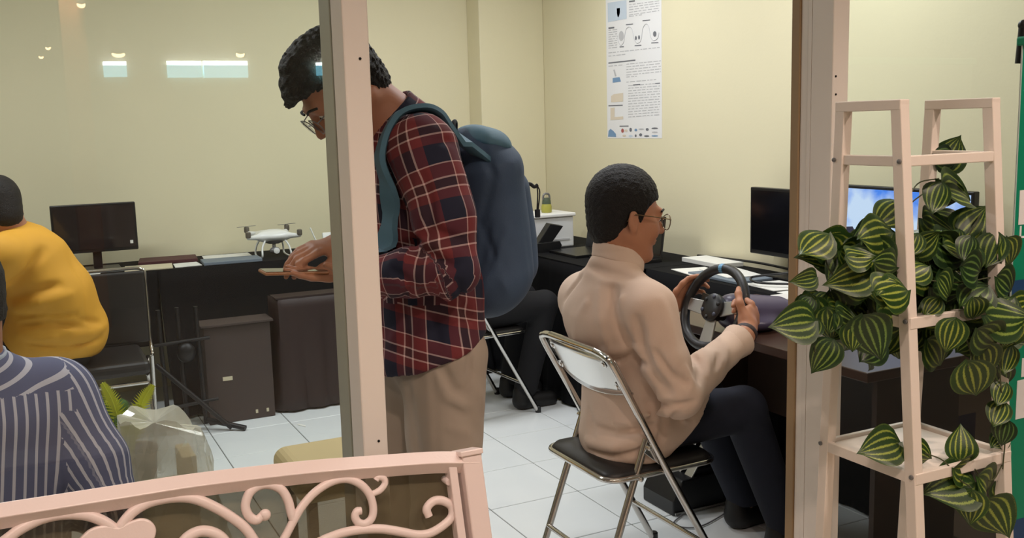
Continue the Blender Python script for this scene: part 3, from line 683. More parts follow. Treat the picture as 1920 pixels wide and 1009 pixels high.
def limb_uv(P, pts, ref):
    """(around, along) metres for points near a smoothed polyline"""
    pts = bez(pts, 7); best = np.full(P.shape[:-1], 9.0); U = np.zeros(P.shape[:-1]); A = np.zeros(P.shape[:-1]); acc = 0; n = len(pts)-1
    for i in range(n):
        a, b = pts[i], pts[i+1]; L = np.linalg.norm(b-a); d = (b-a)/L
        t = (P-a)@d; t = np.clip(t, 0 if i else -0.3, L if i < n-1 else L+0.3); q = P-a-t[..., None]*d; r = np.linalg.norm(q, axis=-1)
        s = np.cross(d, ref); s /= np.linalg.norm(s); w = np.cross(s, d); ang = np.arctan2(q@s, q@w)
        m = r < best; best = np.where(m, r, best); U = np.where(m, ang*0.062, U); A = np.where(m, acc+t, A); acc += L
    return best, U, A

def add_head(F, o, R, s=1.0, neck=None, nr=0.056, k=1.0):
    L = lambda x, y, z: o+R@(V(x, y, z)*s); q = lambda r: tuple(np.array(r)*s)
    F.ell(L(-0.014, 0, 0.040), q((0.094, 0.075, 0.085)), R, 0.02)
    F.ell(L(0.032, 0, -0.030), q((0.060, 0.058, 0.085)), R, 0.03*s)
    for y in (-1, 1):
        F.cap(L(-0.012, y*0.052, -0.045), L(0.055, y*0.022, -0.098), 0.024*s, 0.02*s, 0.03*s)
        F.ell(L(0.058, y*0.040, -0.028), q((0.026, 0.022, 0.026)), R, 0.025*s)
        F.ell(L(0.098, y*0.032, 0.006), q((0.018, 0.016, 0.012)), R, 0.012*s, 's')
        F.ell(L(0.076, y*0.032, 0.004), q((0.013, 0.013, 0.0125)), R, 0.008*s)
        e = L(-0.012, y*0.078, -0.008); Re = R@np.array(Matrix.Rotation(y*-0.35, 3, 'Z')@Matrix.Rotation(-0.18, 3, 'Y'))
        F.ell(e, q((0.019, 0.0075, 0.031)), Re, 0.006*s); F.ell(e+R@V(0.004, y*0.008, 0.002)*s, q((0.010, 0.005, 0.019)), Re, 0.004*s, 's')
        F.ell(e+R@V(0.004, y*-0.002, -0.024)*s, q((0.009, 0.006, 0.010)), Re, 0.005*s)
    F.cap(L(0.084, -0.034, 0.024), L(0.084, 0.034, 0.024), 0.0105*s, None, 0.018*s)
    F.cap(L(0.090, 0, 0.012), L(0.112, 0, -0.030), 0.0075*s, 0.0115*s, 0.012*s)
    for y in (-1, 1): F.ell(L(0.099, y*0.011, -0.034), q((0.010, 0.008, 0.007)), R, 0.006*s)
    F.ell(L(0.088, 0, -0.058), q((0.012, 0.022, 0.006)), R, 0.006*s); F.ell(L(0.086, 0, -0.068), q((0.011, 0.019, 0.006)), R, 0.005*s)
    F.cap(L(0.096, -0.02, -0.063), L(0.096, 0.02, -0.063), 0.0016*s, None, 0.003, 's')
    F.ell(L(0.070, 0, -0.104), q((0.022, 0.026, 0.017)), R, 0.02*s)
    if neck is not None:
        F.cap(L(-0.034, 0, -0.045), neck, nr*s, nr*1.08*s, 0.03); F.cap(L(0.0, 0, -0.085), (np.array(neck)*0.6+L(0.02, 0, -0.08)*0.4), 0.042*s, 0.05*s, 0.03)
def add_hair(name, parent, m, o, R, s=1.0, thick=0.012, top=0.006, low=-0.078, front=0.088, h=0.004, tuft=0.0, seed=1):
    L = lambda x, y, z: o+R@(V(x, y, z)*s); q = lambda r: tuple(np.array(r)*s)
    F = Field(o-0.17*s, o+0.17*s, h)
    F.ell(L(-0.016, 0, 0.046), q((0.092+thick, 0.073+thick*0.7, 0.081+thick+top)), R, 0.0)
    F.ell(L(-0.034, 0, -0.010), q((0.076, 0.0655, 0.070)), R, 0.02*s)
    F.ell(L(-0.050, 0, -0.040), q((0.048, 0.053, 0.050)), R, 0.02*s)
    if tuft > 0:
        for (x, y, z, rx, ry, rz) in ((0.052, 0.0, 0.098, 0.042, 0.050, 0.026), (0.082, 0.012, 0.084, 0.026, 0.034, 0.018), (0.094, -0.006, 0.070, 0.016, 0.026, 0.014), (0.02, 0.01, 0.125, 0.05, 0.04, 0.022), (0.104, -0.012, 0.060, 0.010, 0.016, 0.010)): F.ell(L(x, y, z), q((rx, ry, rz)), R, 0.015*s)
    # hairline: across the forehead, down to the sideburn, round the ear, to the nape
    if tuft > 0: F.cap(L(0.112, -0.07, 0.026), L(0.112, 0.07, 0.026), 0.030*s, None, 0.012, 's')
    else: F.plane(L(front, 0, 0.078), R@V(-0.93, 0, 0.37), 0.006)
    F.cap(L(0.075, -0.09, 0.004), L(0.075, 0.09, 0.004), 0.048*s, None, 0.012, 's')
    F.cap(L(0.055, -0.09, -0.075), L(0.055, 0.09, -0.075), 0.058*s, None, 0.012, 's')
    F.plane(L(0, 0, low), R@V(-0.20, 0, 1.0), 0.008)
    for y in (-1, 1): F.ell(L(-0.006, y*0.088, -0.020), q((0.024, 0.032, 0.036)), R, 0.008, 's')
    r = random.Random(seed); acc = 0
    X, Y, Z = F.ax[0][:, None, None], F.ax[1][None, :, None], F.ax[2][None, None, :]
    for i in range(10):
        d = np.array([r.gauss(0, 1) for _ in range(3)]); d /= np.linalg.norm(d); acc = acc+np.sin((X*d[0]+Y*d[1]+Z*d[2])*r.uniform(250, 800)+r.uniform(0, 6))
    F.D = (F.D+(0.0007 if tuft > 0 else 0.0004)*acc).astype(np.float32)
    return F.build(name, m, parent, 0)
def add_hand(F, W, f, n, t, curls, thumb, s=1.0, spread=0.0):
    f, n, t = [np.array(a, float)/np.linalg.norm(a) for a in (f, n, t)]; n = n-f*(n@f); n /= np.linalg.norm(n); t = t-f*(t@f)-n*(t@n); t /= np.linalg.norm(t)
    F.cap(W-f*0.03*s, W+f*0.02*s, 0.025*s, 0.024*s, 0.012, wide=(t, 1.15))
    F.cap(W+f*0.025*s, W+f*0.078*s, 0.0165*s, 0.0135*s, 0.014, wide=(t, 2.35))
    F.cap(W+f*0.02*s+t*0.022*s+n*0.008*s, W+f*0.055*s+t*0.03*s+n*0.006*s, 0.016*s, 0.011*s, 0.012)
    tips = []
    for i in range(4):
        p = W+f*(0.082, 0.088, 0.084, 0.075)[i]*s+t*(0.030, 0.010, -0.010, -0.029)[i]*s; k = (0.93, 1.0, 0.95, 0.77)[i]
        a = 0.0; tt = (0.12, 0.03, -0.05, -0.14)[i]*spread
        for j, ln in enumerate((0.045, 0.027, 0.022)):
            a += math.radians(curls[i][j]); d = f*math.cos(a)+n*math.sin(a)+t*tt; d /= np.linalg.norm(d); q = p+d*ln*k*s
            F.cap(p, q, (0.0094, 0.0086, 0.0078)[j]*s, (0.0086, 0.0078, 0.0066)[j]*s, 0.004 if j else 0.007); p = q
        tips.append(p)
    p = W+f*0.022*s+t*0.026*s+n*0.006*s
    for j, (dv, ln) in enumerate(zip(thumb, (0.042, 0.032, 0.026))):
        d = f*dv[0]+n*dv[1]+t*dv[2]; d /= np.linalg.norm(d); q = p+d*ln*s; F.cap(p, q, (0.0135, 0.0105, 0.0095)[j]*s, (0.0105, 0.0098, 0.0078)[j]*s, 0.008); p = q
    return tips
def add_glasses(parent, o, R, s, m, m2=None):
    L = lambda x, y, z: o+R@(V(x, y, z)*s); b = MB()
    for y in (-1, 1):
        c = (0.113, y*0.033, -0.004)
        b.tube([L(c[0]-0.004*abs(math.cos(t)), c[1]+0.0245*math.cos(t), c[2]+0.0215*math.sin(t)) for t in np.linspace(0, 2*math.pi, 29)[:-1]], 0.0013*s, 6, closed=True)
        b.tube([L(0.110, y*0.058, 0.004), L(0.098, y*0.072, 0.006), L(0.04, y*0.080, 0.010), L(-0.012, y*0.0835, 0.012), L(-0.032, y*0.082, -0.008)], 0.0015*s, 6)
    b.tube(bez([L(0.112, -0.010, 0.0), L(0.116, 0, 0.005), L(0.112, 0.010, 0.0)], 4), 0.0012*s, 6)
    g = b.build('glasses', m, parent, smooth=True)
    for y in (-1, 1):
        c = L(0.112, y*0.033, -0.004); MB().lathe(c, [(0.0235*s, 0.0), (0.0235*s, 0.001)], 20, R@V(1, 0, 0)).build('lens', M['lens'], g)
    return g
def add_eyes(parent, o, R, s):
    for y in (-1, 1):
        c = o+R@(V(0.0805, y*0.032, 0.003)*s); e = MB().ball(c, 0.0105*s, 12, 8).build('eye', M['eye'], parent, smooth=True)
        MB().ball(c+R@V(0.0075, 0, -0.003)*s, 0.0052*s, 10, 6).build('iris', M['iris'], e, smooth=True)
def add_brows(parent, o, R, s):
    b = MB()
    for y in (-1, 1): b.tube(bez([o+R@(V(0.101, y*0.014, 0.024)*s), o+R@(V(0.098, y*0.032, 0.030)*s), o+R@(V(0.083, y*0.050, 0.024)*s)], 4), [0.003*s]*9, 6)
    return b.build('eyebrows', M['hair'], parent, smooth=True)
def shoe(parent, heel, toe, m, h=0.0):
    heel, toe = np.array(heel, float), np.array(toe, float); d = toe-heel; F = Field(np.minimum(heel, toe)-(0.09, 0.09, 0.01), np.maximum(heel, toe)+(0.09, 0.09, 0.14), 0.008)
    F.cap(heel+(0, 0, 0.045), heel+(0, 0, 0.09), 0.045, 0.04, 0.02); F.cap(heel+d*0.1+(0, 0, 0.04), heel+d*0.85+(0, 0, 0.03), 0.045, 0.042, 0.03); F.plane((0, 0, 0.004), (0, 0, 1), 0.004)
    F.build('shoe', m, parent)

# ---------------------------------------------- man in the beige shirt at the wheel
B = empty('person', (1.62, 2.52, 0.0), 'person in a pinkish beige shirt and jeans seated gripping the steering wheel', 'person')
hs = 1.10; hR = rotm(math.radians(-8), math.radians(7), 0); ho = V(1.640, 2.515, 1.172); nk = V(1.605, 2.515, 1.030)
shR, shL = V(1.600, 2.330, 0.918), V(1.592, 2.695, 0.905); elR, wrR = V(1.640, 2.262, 0.675), V(1.955, 2.392, 0.798)
elL, wrL = V(1.74, 2.83, 0.70), V(1.945, 2.80, 0.800)
rimR = wp(0.138*math.cos(-0.12), 0.138*math.sin(-0.12)); fR = V(0.74, 0.50, 0.44); fR /= np.linalg.norm(fR); nR = V(-0.45, 0.75, -0.1); nR -= fR*(nR@fR); nR /= np.linalg.norm(nR)
wR_ = rimR-fR*0.084-nR*0.038; wrR = wR_-fR*0.022
hipR, hipL = V(1.66, 2.44, 0.54), V(1.66, 2.60, 0.54); knR, knL = V(2.02, 2.42, 0.535), V(2.02, 2.64, 0.535); anR, anL = V(2.20, 2.42, 0.09), V(2.24, 2.68, 0.09)
F = Field((1.33, 2.10, 0.03), (2.34, 2.98, 1.40), 0.005)
add_head(F, ho, hR, hs, nk, 0.053)
F.cap((1.625, 2.515, 0.55), (1.605, 2.515, 0.86), 0.095, 0.10, 0.05, wide=((0, 1, 0), 1.5)); F.cap(shR+(0, 0.04, 0), shL-(0, 0.04, 0), 0.050, None, 0.04); F.cap(nk, (1.61, 2.515, 0.9), 0.050, 0.075, 0.04)
F.chain([shR, elR, wrR], [0.045, 0.038, 0.026], 0.03); F.chain([shL, elL, wrL], [0.045, 0.038, 0.026], 0.03)
F.chain([hipR, knR, anR], [0.075, 0.052, 0.038], 0.04); F.chain([hipL, knL, anL], [0.075, 0.052, 0.038], 0.04)
F.cap(wrR, wR_, 0.026, 0.025, 0.02)
add_hand(F, wR_, fR, nR, (-0.3, -0.1, 1.0), [(48, 78, 52), (54, 78, 52), (58, 78, 54), (60, 76, 56)], [(0.55, 0.25, 0.9), (0.95, 0.30, 0.35), (1.0, 0.25, 0.0)], 1.17)
rimL = wp(-0.138*math.cos(0.25), 0.138*math.sin(0.25)); fL = V(0.62, -0.10, 0.72); fL /= np.linalg.norm(fL); nL = V(0.25, -0.95, 0.0); nL -= fL*(nL@fL); nL /= np.linalg.norm(nL)
wL_ = rimL-fL*0.072-nL*0.034
F.cap(wrL, wL_, 0.026, 0.025, 0.02)
add_hand(F, wL_, fL, nL, (-0.75, -0.1, 0.62), [(22, 34, 24), (26, 36, 26), (30, 40, 30), (34, 44, 30)], [(0.75, 0.35, 0.6), (0.95, 0.25, 0.2), (1.0, 0.2, 0.0)], 1.06)
body = F.build('body', M['skin'], B, 1)
add_hair('hair', B, M['hair'], ho, hR, hs, 0.0125, 0.006, -0.088, 0.094, 0.004, 0.0, 3)
add_eyes(B, ho, hR, hs); add_brows(B, ho, hR, hs); add_glasses(B, ho, hR, hs, mat('thin_gold_frame', (120, 100, 76), 0.3, 0.7))
# shirt
F = Field((1.30, 2.08, 0.40), (2.16, 3.00, 1.14), 0.006)
F.cap((1.645, 2.515, 0.58), (1.615, 2.515, 0.83), 0.118, 0.122, 0.03, wide=((0, 1, 0), 1.52))
F.cap(shR+(0, 0.05, -0.012), shL-(0, 0.05, 0.012), 0.074, None, 0.06); F.cap(nk-(0.012, 0, 0.01), (1.585, 2.515, 0.88), 0.068, 0.12, 0.06); F.cap(nk-(0.01, 0.03, 0.035), shR+V(0, 0.0, 0.002), 0.060, 0.060, 0.05); F.cap(nk-(0.01, -0.03, 0.035), shL+V(0, 0.0, 0.0), 0.060, 0.058, 0.05)
F.ell((1.575, 2.515, 0.87), (0.105, 0.185, 0.13), None, 0.05)
F.cap((1.63, 2.515, 0.49), (1.64, 2.515, 0.60), 0.132, 0.122, 0.02, wide=((0, 1, 0), 1.36))
F.cap((1.68, 2.45, 0.58), (1.86, 2.43, 0.585), 0.090, 0.085, 0.03)
cfR = wrR-(wrR-elR)/np.linalg.norm(wrR-elR)*0.070; cfL = wrL-(wrL-elL)/np.linalg.norm(wrL-elL)*0.03
F.chain([shR, shR*0.4+elR*0.6+V(-0.005, -0.008, 0), elR+V(0.01, -0.004, -0.004)], [0.073, 0.068, 0.062], 0.045); F.chain([elR+V(0.01, -0.004, -0.004), elR*0.5+cfR*0.5, cfR], [0.062, 0.054, 0.047], 0.02)
F.chain([shL, elL, cfL], [0.072, 0.062, 0.044], 0.045)
F.cap(cfR+(wrR-elR)*0.02, cfR+(wrR-elR)*0.25, 0.036, 0.036, 0.006, 's'); F.cap(cfL, cfL+(wrL-elL)*0.2, 0.034, 0.034, 0.006, 's')
F.cap(nk+(0.01, 0, 0.0), nk+V(0.03, 0, 0.10), 0.057, 0.07, 0.008, 's')
F.cap((1.66, 2.437, 0.540), (1.86, 2.43, 0.55), 0.104, 0.098, 0.02); F.cap((1.66, 2.60, 0.540), (1.86, 2.62, 0.55), 0.104, 0.096, 0.02)
F.plane((1.6, 2.5, 0.446), (-0.05, 0, 1), 0.006); F.plane((1.795, 2.3, 0.57), (-0.77, 0.0, 0.64), 0.006)
F.folds([(p_, d_*1.35, w_) for p_, d_, w_ in [([(1150, 540), (1155, 590), (1175, 640), (1195, 680)], 0.013, 0.017), ([(1125, 545), (1128, 600), (1140, 650)], -0.006, 0.016), ([(1195, 600), (1205, 650), (1225, 700), (1252, 735)], 0.016, 0.014), ([(1075, 560), (1060, 620), (1048, 655)], 0.008, 0.018),
 ([(1100, 570), (1080, 640), (1062, 670)], -0.007, 0.014), ([(1135, 660), (1180, 650), (1205, 655)], -0.010, 0.013), ([(1130, 680), (1185, 668), (1212, 685)], 0.009, 0.012), ([(1105, 500), (1140, 512), (1185, 520)], 0.007, 0.013), ([(1090, 510), (1130, 528), (1170, 534)], -0.005, 0.012),
 ([(1215, 755), (1255, 760), (1300, 755)], 0.010, 0.012), ([(1205, 780), (1250, 775), (1290, 790)], -0.010, 0.012), ([(1195, 800), (1235, 800), (1270, 775)], 0.010, 0.011), ([(1110, 800), (1160, 815), (1215, 800)], 0.007, 0.014), ([(1100, 825), (1150, 840), (1215, 822)], -0.009, 0.012), ([(1105, 845), (1160, 856), (1210, 842)], 0.008, 0.010), ([(1225, 730), (1245, 790), (1238, 830)], 0.010, 0.011),
 ([(1240, 560), (1262, 640), (1268, 690)], -0.004, 0.016), ([(1300, 668), (1312, 690), (1310, 715)], 0.011, 0.009), ([(1318, 655), (1328, 680), (1326, 705)], -0.008, 0.009), ([(1335, 640), (1346, 665), (1344, 690)], 0.010, 0.008), ([(1283, 690), (1296, 716), (1290, 735)], -0.009, 0.010), ([(1350, 635), (1362, 655), (1360, 680)], -0.006, 0.008),
 ([(1040, 640), (1075, 660), (1130, 668)], -0.008, 0.012), ([(1060, 560), (1090, 520)], 0.006, 0.014), ([(1165, 560), (1170, 610)], -0.007, 0.013), ([(1230, 660), (1262, 705), (1290, 722)], 0.009, 0.011), ([(1105, 770), (1110, 820)], 0.005, 0.016)]])
F.ripple(0.0012, 9, 4)
sh = F.build('shirt', M['beige_shirt'], B, 1)
ax_ = np.array(ho+hR@V(-0.03, 0, -0.07)-nk); ax_ /= np.linalg.norm(ax_)
Fc = Field((1.47, 2.40, 0.95), (1.74, 2.63, 1.16), 0.004)
c0 = nk+V(0.0, 0, 0.012)
Fc.cap(c0-ax_*0.012, c0+ax_*0.034, 0.083, 0.069, 0.0, wide=((0, 1, 0), 1.04)); Fc.cap(c0-ax_*0.08, c0+ax_*0.12, 0.060, 0.0585, 0.002, 's'); Fc.plane(c0+ax_*0.046+V(0.0, 0, 0), V(-0.30, 0, -1), 0.003); Fc.plane(c0-ax_*0.012, V(0.42, 0, 1.0), 0.003)
Fc.ell(c0+V(0.10, 0, -0.03), (0.05, 0.022, 0.06), None, 0.004, 's')
Fc.build('collar', M['beige_shirt'], sh, 1)
# flared cuff
d_ = (wrR-elR)/np.linalg.norm(wrR-elR)
MB().lathe(cfR-d_*0.02, [(0.046, 0), (0.050, 0.02), (0.055, 0.052), (0.052, 0.052), (0.043, 0.0)], 22, d_).build('cuff', M['beige_shirt'], sh, smooth=True)
MB().lathe(wR_-fR*0.022, [(0.034, 0), (0.0365, 0.004), (0.0365, 0.015), (0.034, 0.019)], 20, fR).build('wristband', mat('dark_bracelet', (52, 40, 42), 0.6), B, smooth=True)
# jeans and shoes
F = Field((1.45, 2.24, 0.08), (2.40, 2.84, 0.72), 0.009)
F.cap((1.64, 2.515, 0.545), (1.64, 2.515, 0.57), 0.105, None, 0.03, wide=((0, 1, 0), 1.4)); F.chain([hipR, knR, anR+(0, 0, 0.02)], [0.092, 0.072, 0.060], 0.03); F.chain([hipL, knL, anL+(0, 0, 0.02)], [0.092, 0.072, 0.060], 0.03)
F.crease((1.75, 2.36, 0.60), (1.80, 2.30, 0.52), 0.008, 0.02); F.plane((1.6, 2.5, 0.452), (-0.001, 0, 1), 0.004) if False else None
F.build('jeans', M['jeans'], B, 1)
shoe(B, anR*V(1, 1, 0)+V(-0.03, 0, 0), anR*V(1, 1, 0)+V(0.17, 0, 0), M['shoe']); shoe(B, anL*V(1, 1, 0)+V(-0.03, 0, 0.0), anL*V(1, 1, 0)+V(0.17, 0, 0), M['shoe'])

# ---------------------------------------------- standing man in plaid with phone
A = empty('person', (0.90, 2.30, 0.0), 'person in a maroon plaid shirt and khaki trousers standing over a phone', 'person')
hs = 1.04; hR = rotm(math.pi, math.radians(47), 0); ho = V(0.708, 2.30, 1.553); nk = V(0.835, 2.30, 1.468)
shL, shR = V(0.842, 2.125, 1.405), V(0.842, 2.475, 1.405); elL, wrL = V(0.868, 2.055, 1.135), V(0.700, 2.18, 1.120)
elR, wrR = V(0.90, 2.54, 1.13), V(0.722, 2.30, 1.188)
hipL, hipR = V(0.895, 2.205, 0.90), V(0.895, 2.395, 0.90); knL, knR = V(0.885, 2.195, 0.48), V(0.84, 2.42, 0.48); anL, anR = V(0.915, 2.19, 0.08), V(0.86, 2.42, 0.08)
F = Field((0.42, 1.94, 0.04), (1.12, 2.66, 1.78), 0.005)
add_head(F, ho, hR, hs, nk, 0.054)
F.cap((0.895, 2.30, 0.92), (0.875, 2.30, 1.32), 0.10, 0.105, 0.05, wide=((0, 1, 0), 1.4)); F.cap(shR, shL, 0.05, None, 0.05); F.cap(nk, (0.875, 2.30, 1.36), 0.058, 0.085, 0.05)
F.chain([shL, elL, wrL], [0.045, 0.038, 0.027], 0.03); F.chain([shR, elR, wrR], [0.045, 0.038, 0.027], 0.03)
F.chain([hipL, knL, anL], [0.08, 0.055, 0.038], 0.04); F.chain([hipR, knR, anR], [0.08, 0.055, 0.038], 0.04)
add_hand(F, V(0.700, 2.205, 1.118), (-1, 0.02, 0.10), (0.06, -0.15, 1), (0, -1, -0.1), [(3, 8, 8), (3, 8, 8), (4, 10, 8), (6, 12, 10)], [(0.7, 0.35, 0.8), (0.9, 0.45, 0.2), (0.95, 0.3, -0.1)], 1.0)
add_hand(F, V(0.690, 2.272, 1.192), (-0.95, -0.12, -0.10), (0.1, 0.25, -1), (0.05, -1, -0.25), [(18, 26, 20), (18, 26, 18), (16, 24, 16), (14, 22, 14)], [(0.85, 0.35, 0.5), (0.95, 0.35, 0.1), (0.9, 0.5, 0.0)], 1.0)
F.build('body', M['skin2'], A, 1)
add_hair('hair', A, M['hair'], ho, hR, hs, 0.012, 0.004, -0.072, 0.10, 0.0035, 0.02, 9)
add_eyes(A, ho, hR, hs); add_brows(A, ho, hR, hs); add_glasses(A, ho, hR, hs, mat('silver_frame', (150, 150, 156), 0.3, 0.8))
# trousers
F = Field((0.70, 2.02, 0.05), (1.08, 2.60, 1.02), 0.007)
F.cap((0.900, 2.30, 0.90), (0.895, 2.30, 0.97), 0.115, 0.108, 0.03, wide=((0, 1, 0), 1.35)); F.chain([hipL+V(0.008, 0.0, 0), knL, anL], [0.108, 0.083, 0.068], 0.04); F.chain([hipR, knR, anR], [0.108, 0.083, 0.068], 0.04)
F.crease((0.90, 2.08, 0.80), (0.97, 2.12, 0.70), 0.007, 0.014); F.crease((0.93, 2.08, 0.87), (0.99, 2.14, 0.76), -0.006, 0.014); F.crease((0.84, 2.10, 0.86), (0.86, 2.10, 0.50), -0.003, 0.012)
F.folds([([(830, 690), (850, 730), (868, 740)], 0.010, 0.012), ([(820, 700), (838, 745), (870, 765)], -0.007, 0.012), ([(875, 640), (878, 720), (868, 745)], 0.008, 0.010), ([(800, 670), (806, 780), (808, 850)], -0.003, 0.010), ([(760, 700), (775, 800), (785, 860)], 0.006, 0.016), ([(845, 760), (872, 780)], 0.006, 0.012), ([(840, 800), (875, 812)], -0.005, 0.012), ([(745, 690), (790, 670)], 0.005, 0.012)]); F.ripple(0.0015, 6, 8)
F.build('trousers', M['khaki'], A, 1)
for an in (anL, anR): shoe(A, an*V(1, 1, 0)+V(0.03, 0, 0), an*V(1, 1, 0)-V(0.17, 0, 0), M['shoe'])
# plaid shirt
F = Field((0.60, 1.90, 0.82), (1.14, 2.70, 1.62), 0.006)
F.cap((0.895, 2.30, 0.90), (0.892, 2.30, 1.06), 0.150, 0.130, 0.03, wide=((0, 1, 0), 1.40)); F.cap((0.892, 2.30, 1.06), (0.872, 2.30, 1.30), 0.128, 0.130, 0.05, wide=((0, 1, 0), 1.32))
F.cap(shR+V(0, -0.04, 0.005), shL+V(0, 0.04, 0.005), 0.074, None, 0.06); F.cap(nk-V(0.0, 0, 0.015), (0.875, 2.30, 1.36), 0.07, 0.11, 0.06)
sL = [shL, shL*0.45+elL*0.55+V(0.008, -0.01, 0), elL, elL*0.5+wrL*0.5, wrL+V(0.035, -0.01, 0)]
F.chain(sL[:3], [0.078, 0.070, 0.063], 0.04); F.chain(sL[2:], [0.063, 0.056, 0.046], 0.015)
F.chain([shR, elR, wrR+V(0.03, 0.02, 0)], [0.078, 0.062, 0.046], 0.04)
F.cap(nk+V(-0.01, 0, 0.0), nk+V(-0.09, 0, 0.06), 0.060, 0.07, 0.008, 's')
F.plane((0.90, 2.30, 0.905), V(-0.38, 0.06, 1.0), 0.006)
F.folds([([(800, 420), (830, 440), (870, 452)], 0.012, 0.012), ([(785, 440), (820, 462), (862, 478)], -0.010, 0.011), ([(770, 470), (810, 482), (850, 500)], 0.010, 0.012), ([(730, 470), (770, 460), (800, 440)], 0.010, 0.011), ([(735, 490), (780, 480)], -0.008, 0.010), ([(740, 510), (770, 530), (760, 560)], 0.010, 0.012),
 ([(790, 330), (805, 380), (812, 420)], 0.010, 0.013), ([(840, 300), (875, 320)], 0.005, 0.014), ([(800, 260), (850, 265), (872, 300)], 0.005, 0.014), ([(800, 545), (812, 600), (820, 640)], 0.009, 0.013), ([(860, 530), (868, 575), (885, 600)], 0.010, 0.012), ([(835, 540), (845, 600)], -0.006, 0.012), ([(755, 560), (762, 620), (765, 660)], 0.007, 0.013), ([(730, 540), (735, 640)], -0.006, 0.014), ([(720, 330), (728, 400), (735, 450)], 0.006, 0.014)])
F.ripple(0.0018, 7, 5); SHIRT_F = F
def plaid_uv(Q):
    C = Q.mean(1); bL, _, _ = limb_uv(C, sL, V(1, 0, 0.3)); bR, _, _ = limb_uv(C, [shR, elR, wrR], V(1, 0, 0.3))
    _, uL, aL = limb_uv(Q, sL, V(1, 0, 0.3)); x, y = Q[..., 0]-0.885, Q[..., 1]-2.30
    uT = np.arctan2(x, -y)*0.17; vT = Q[..., 2]+0.30*x
    arm = (bL < 0.088) & ((C[:, 1] < 2.155) | (C[:, 0] < 0.78)); out = np.stack([np.where(arm[:, None], uL, uT), np.where(arm[:, None], aL*-1+2.0, vT)], -1)
    return out+3.0
ps = F.build('plaid_shirt', M['plaid'], A, 1, plaid_uv)
ax_ = np.array(ho+hR@V(-0.034, 0, -0.06)-nk); ax_ /= np.linalg.norm(ax_)
Fc = Field((0.68, 2.17, 1.38), (1.0, 2.43, 1.62), 0.0045); c0 = nk+V(0.012, 0, 0.0)
Fc.cap(c0-ax_*0.02, c0+ax_*0.030, 0.086, 0.074, 0.0, wide=((0, 1, 0), 1.03)); Fc.cap(c0-ax_*0.09, c0+ax_*0.13, 0.063, 0.062, 0.002, 's'); Fc.plane(c0+ax_*0.045, -ax_, 0.003); Fc.plane(c0-ax_*0.03, ax_, 0.003)
Fc.build('collar', M['plaid'], ps, 1, lambda Q: np.stack([Q[..., 1]+3, (Q@ax_)+3], -1))

# phone
M['phone'] = mat('copper_phone_case', (160, 104, 66), 0.4)
ph = empty('mobile_phone', (0.545, 2.21, 1.138), 'slim phone in a copper case held by the standing person', 'phone')
rt = Matrix.Rotation(math.radians(4), 3, 'Y')
MB().box((0.472, 2.175, 1.137), (0.618, 2.247, 1.1445), rt, (0.545, 2.21, 1.138)).build('case', M['phone'], ph, bevel=0.003)
MB().box((0.475, 2.178, 1.1445), (0.615, 2.244, 1.1455), rt, (0.545, 2.21, 1.138)).build('screen', M['screen_off'], ph)

# ---------------------------------------------- backpack
M['pack'] = mat('slate_blue_nylon', (58, 78, 104), 0.75, var=0.08, scale=14, bump=0.12, bscale=300); M['pack_top'] = mat('teal_blue_nylon', (74, 112, 132), 0.7, var=0.08, scale=14)
M['webbing'] = mat('dark_webbing', (30, 34, 40), 0.8)
K = empty('backpack', (1.09, 2.30, 0.96), 'slate blue backpack on the back of the person in plaid', 'backpack')
F = Field((0.96, 2.06, 0.90), (1.30, 2.54, 1.54), 0.006)
F.cap((1.085, 2.30, 1.09), (1.070, 2.30, 1.34), 0.098, 0.090, 0.02, wide=((0, 1, 0), 1.55)); F.cap((1.05, 2.30, 1.36), (1.04, 2.30, 1.395), 0.080, 0.060, 0.04, wide=((0, 1, 0), 1.8)); F.cap((1.06, 2.30, 1.05), (1.055, 2.30, 1.06), 0.088, None, 0.03, wide=((0, 1, 0), 1.5))
F.folds([([(905, 275), (925, 330), (900, 420), (925, 480)], 0.006, 0.010), ([(890, 520), (905, 470), (915, 420)], 0.005, 0.012), ([(900, 545), (930, 500), (950, 430)], -0.004, 0.012)]); F.crease((1.05, 2.13, 1.42), (1.10, 2.13, 1.02), 0.003, 0.012); F.crease((1.10, 2.14, 1.40), (1.14, 2.16, 1.05), 0.007, 0.010); F.crease((1.00, 2.15, 1.25), (1.10, 2.13, 1.12), 0.006, 0.018); F.crease((1.02, 2.14, 1.12), (1.08, 2.13, 0.98), -0.007, 0.016); F.ripple(0.002, 5, 2)
F.build('main_body', M['pack'], K, 1)
F = Field((1.05, 2.08, 0.92), (1.32, 2.52, 1.46), 0.006)
F.cap((1.125, 2.30, 1.10), (1.118, 2.30, 1.29), 0.077, 0.068, 0.02, wide=((0, 1, 0), 1.5)); F.ripple(0.002, 6, 3)
fp_ = F.build('front_pocket', M['pack'], K, 1)
zz = [q for q in (F.hit(u, v) for u, v in ((938, 312), (952, 318), (958, 345), (956, 400), (952, 460), (944, 520), (930, 552))) if q is not None]
if len(zz) > 3: MB().tube(bez([q+F.grad(q)*0.0015 for q in zz], 5), 0.0028, 6).build('zipper', M['webbing'], fp_, smooth=True)
F = Field((0.95, 2.10, 1.36), (1.20, 2.50, 1.52), 0.006)
F.cap((1.045, 2.30, 1.412), (1.075, 2.30, 1.402), 0.050, 0.052, 0.02, wide=((0, 1, 0), 2.3)); F.plane((1.05, 2.3, 1.405), (0.25, 0, 1), 0.01); F.build('top_flap', M['pack_top'], K, 1)
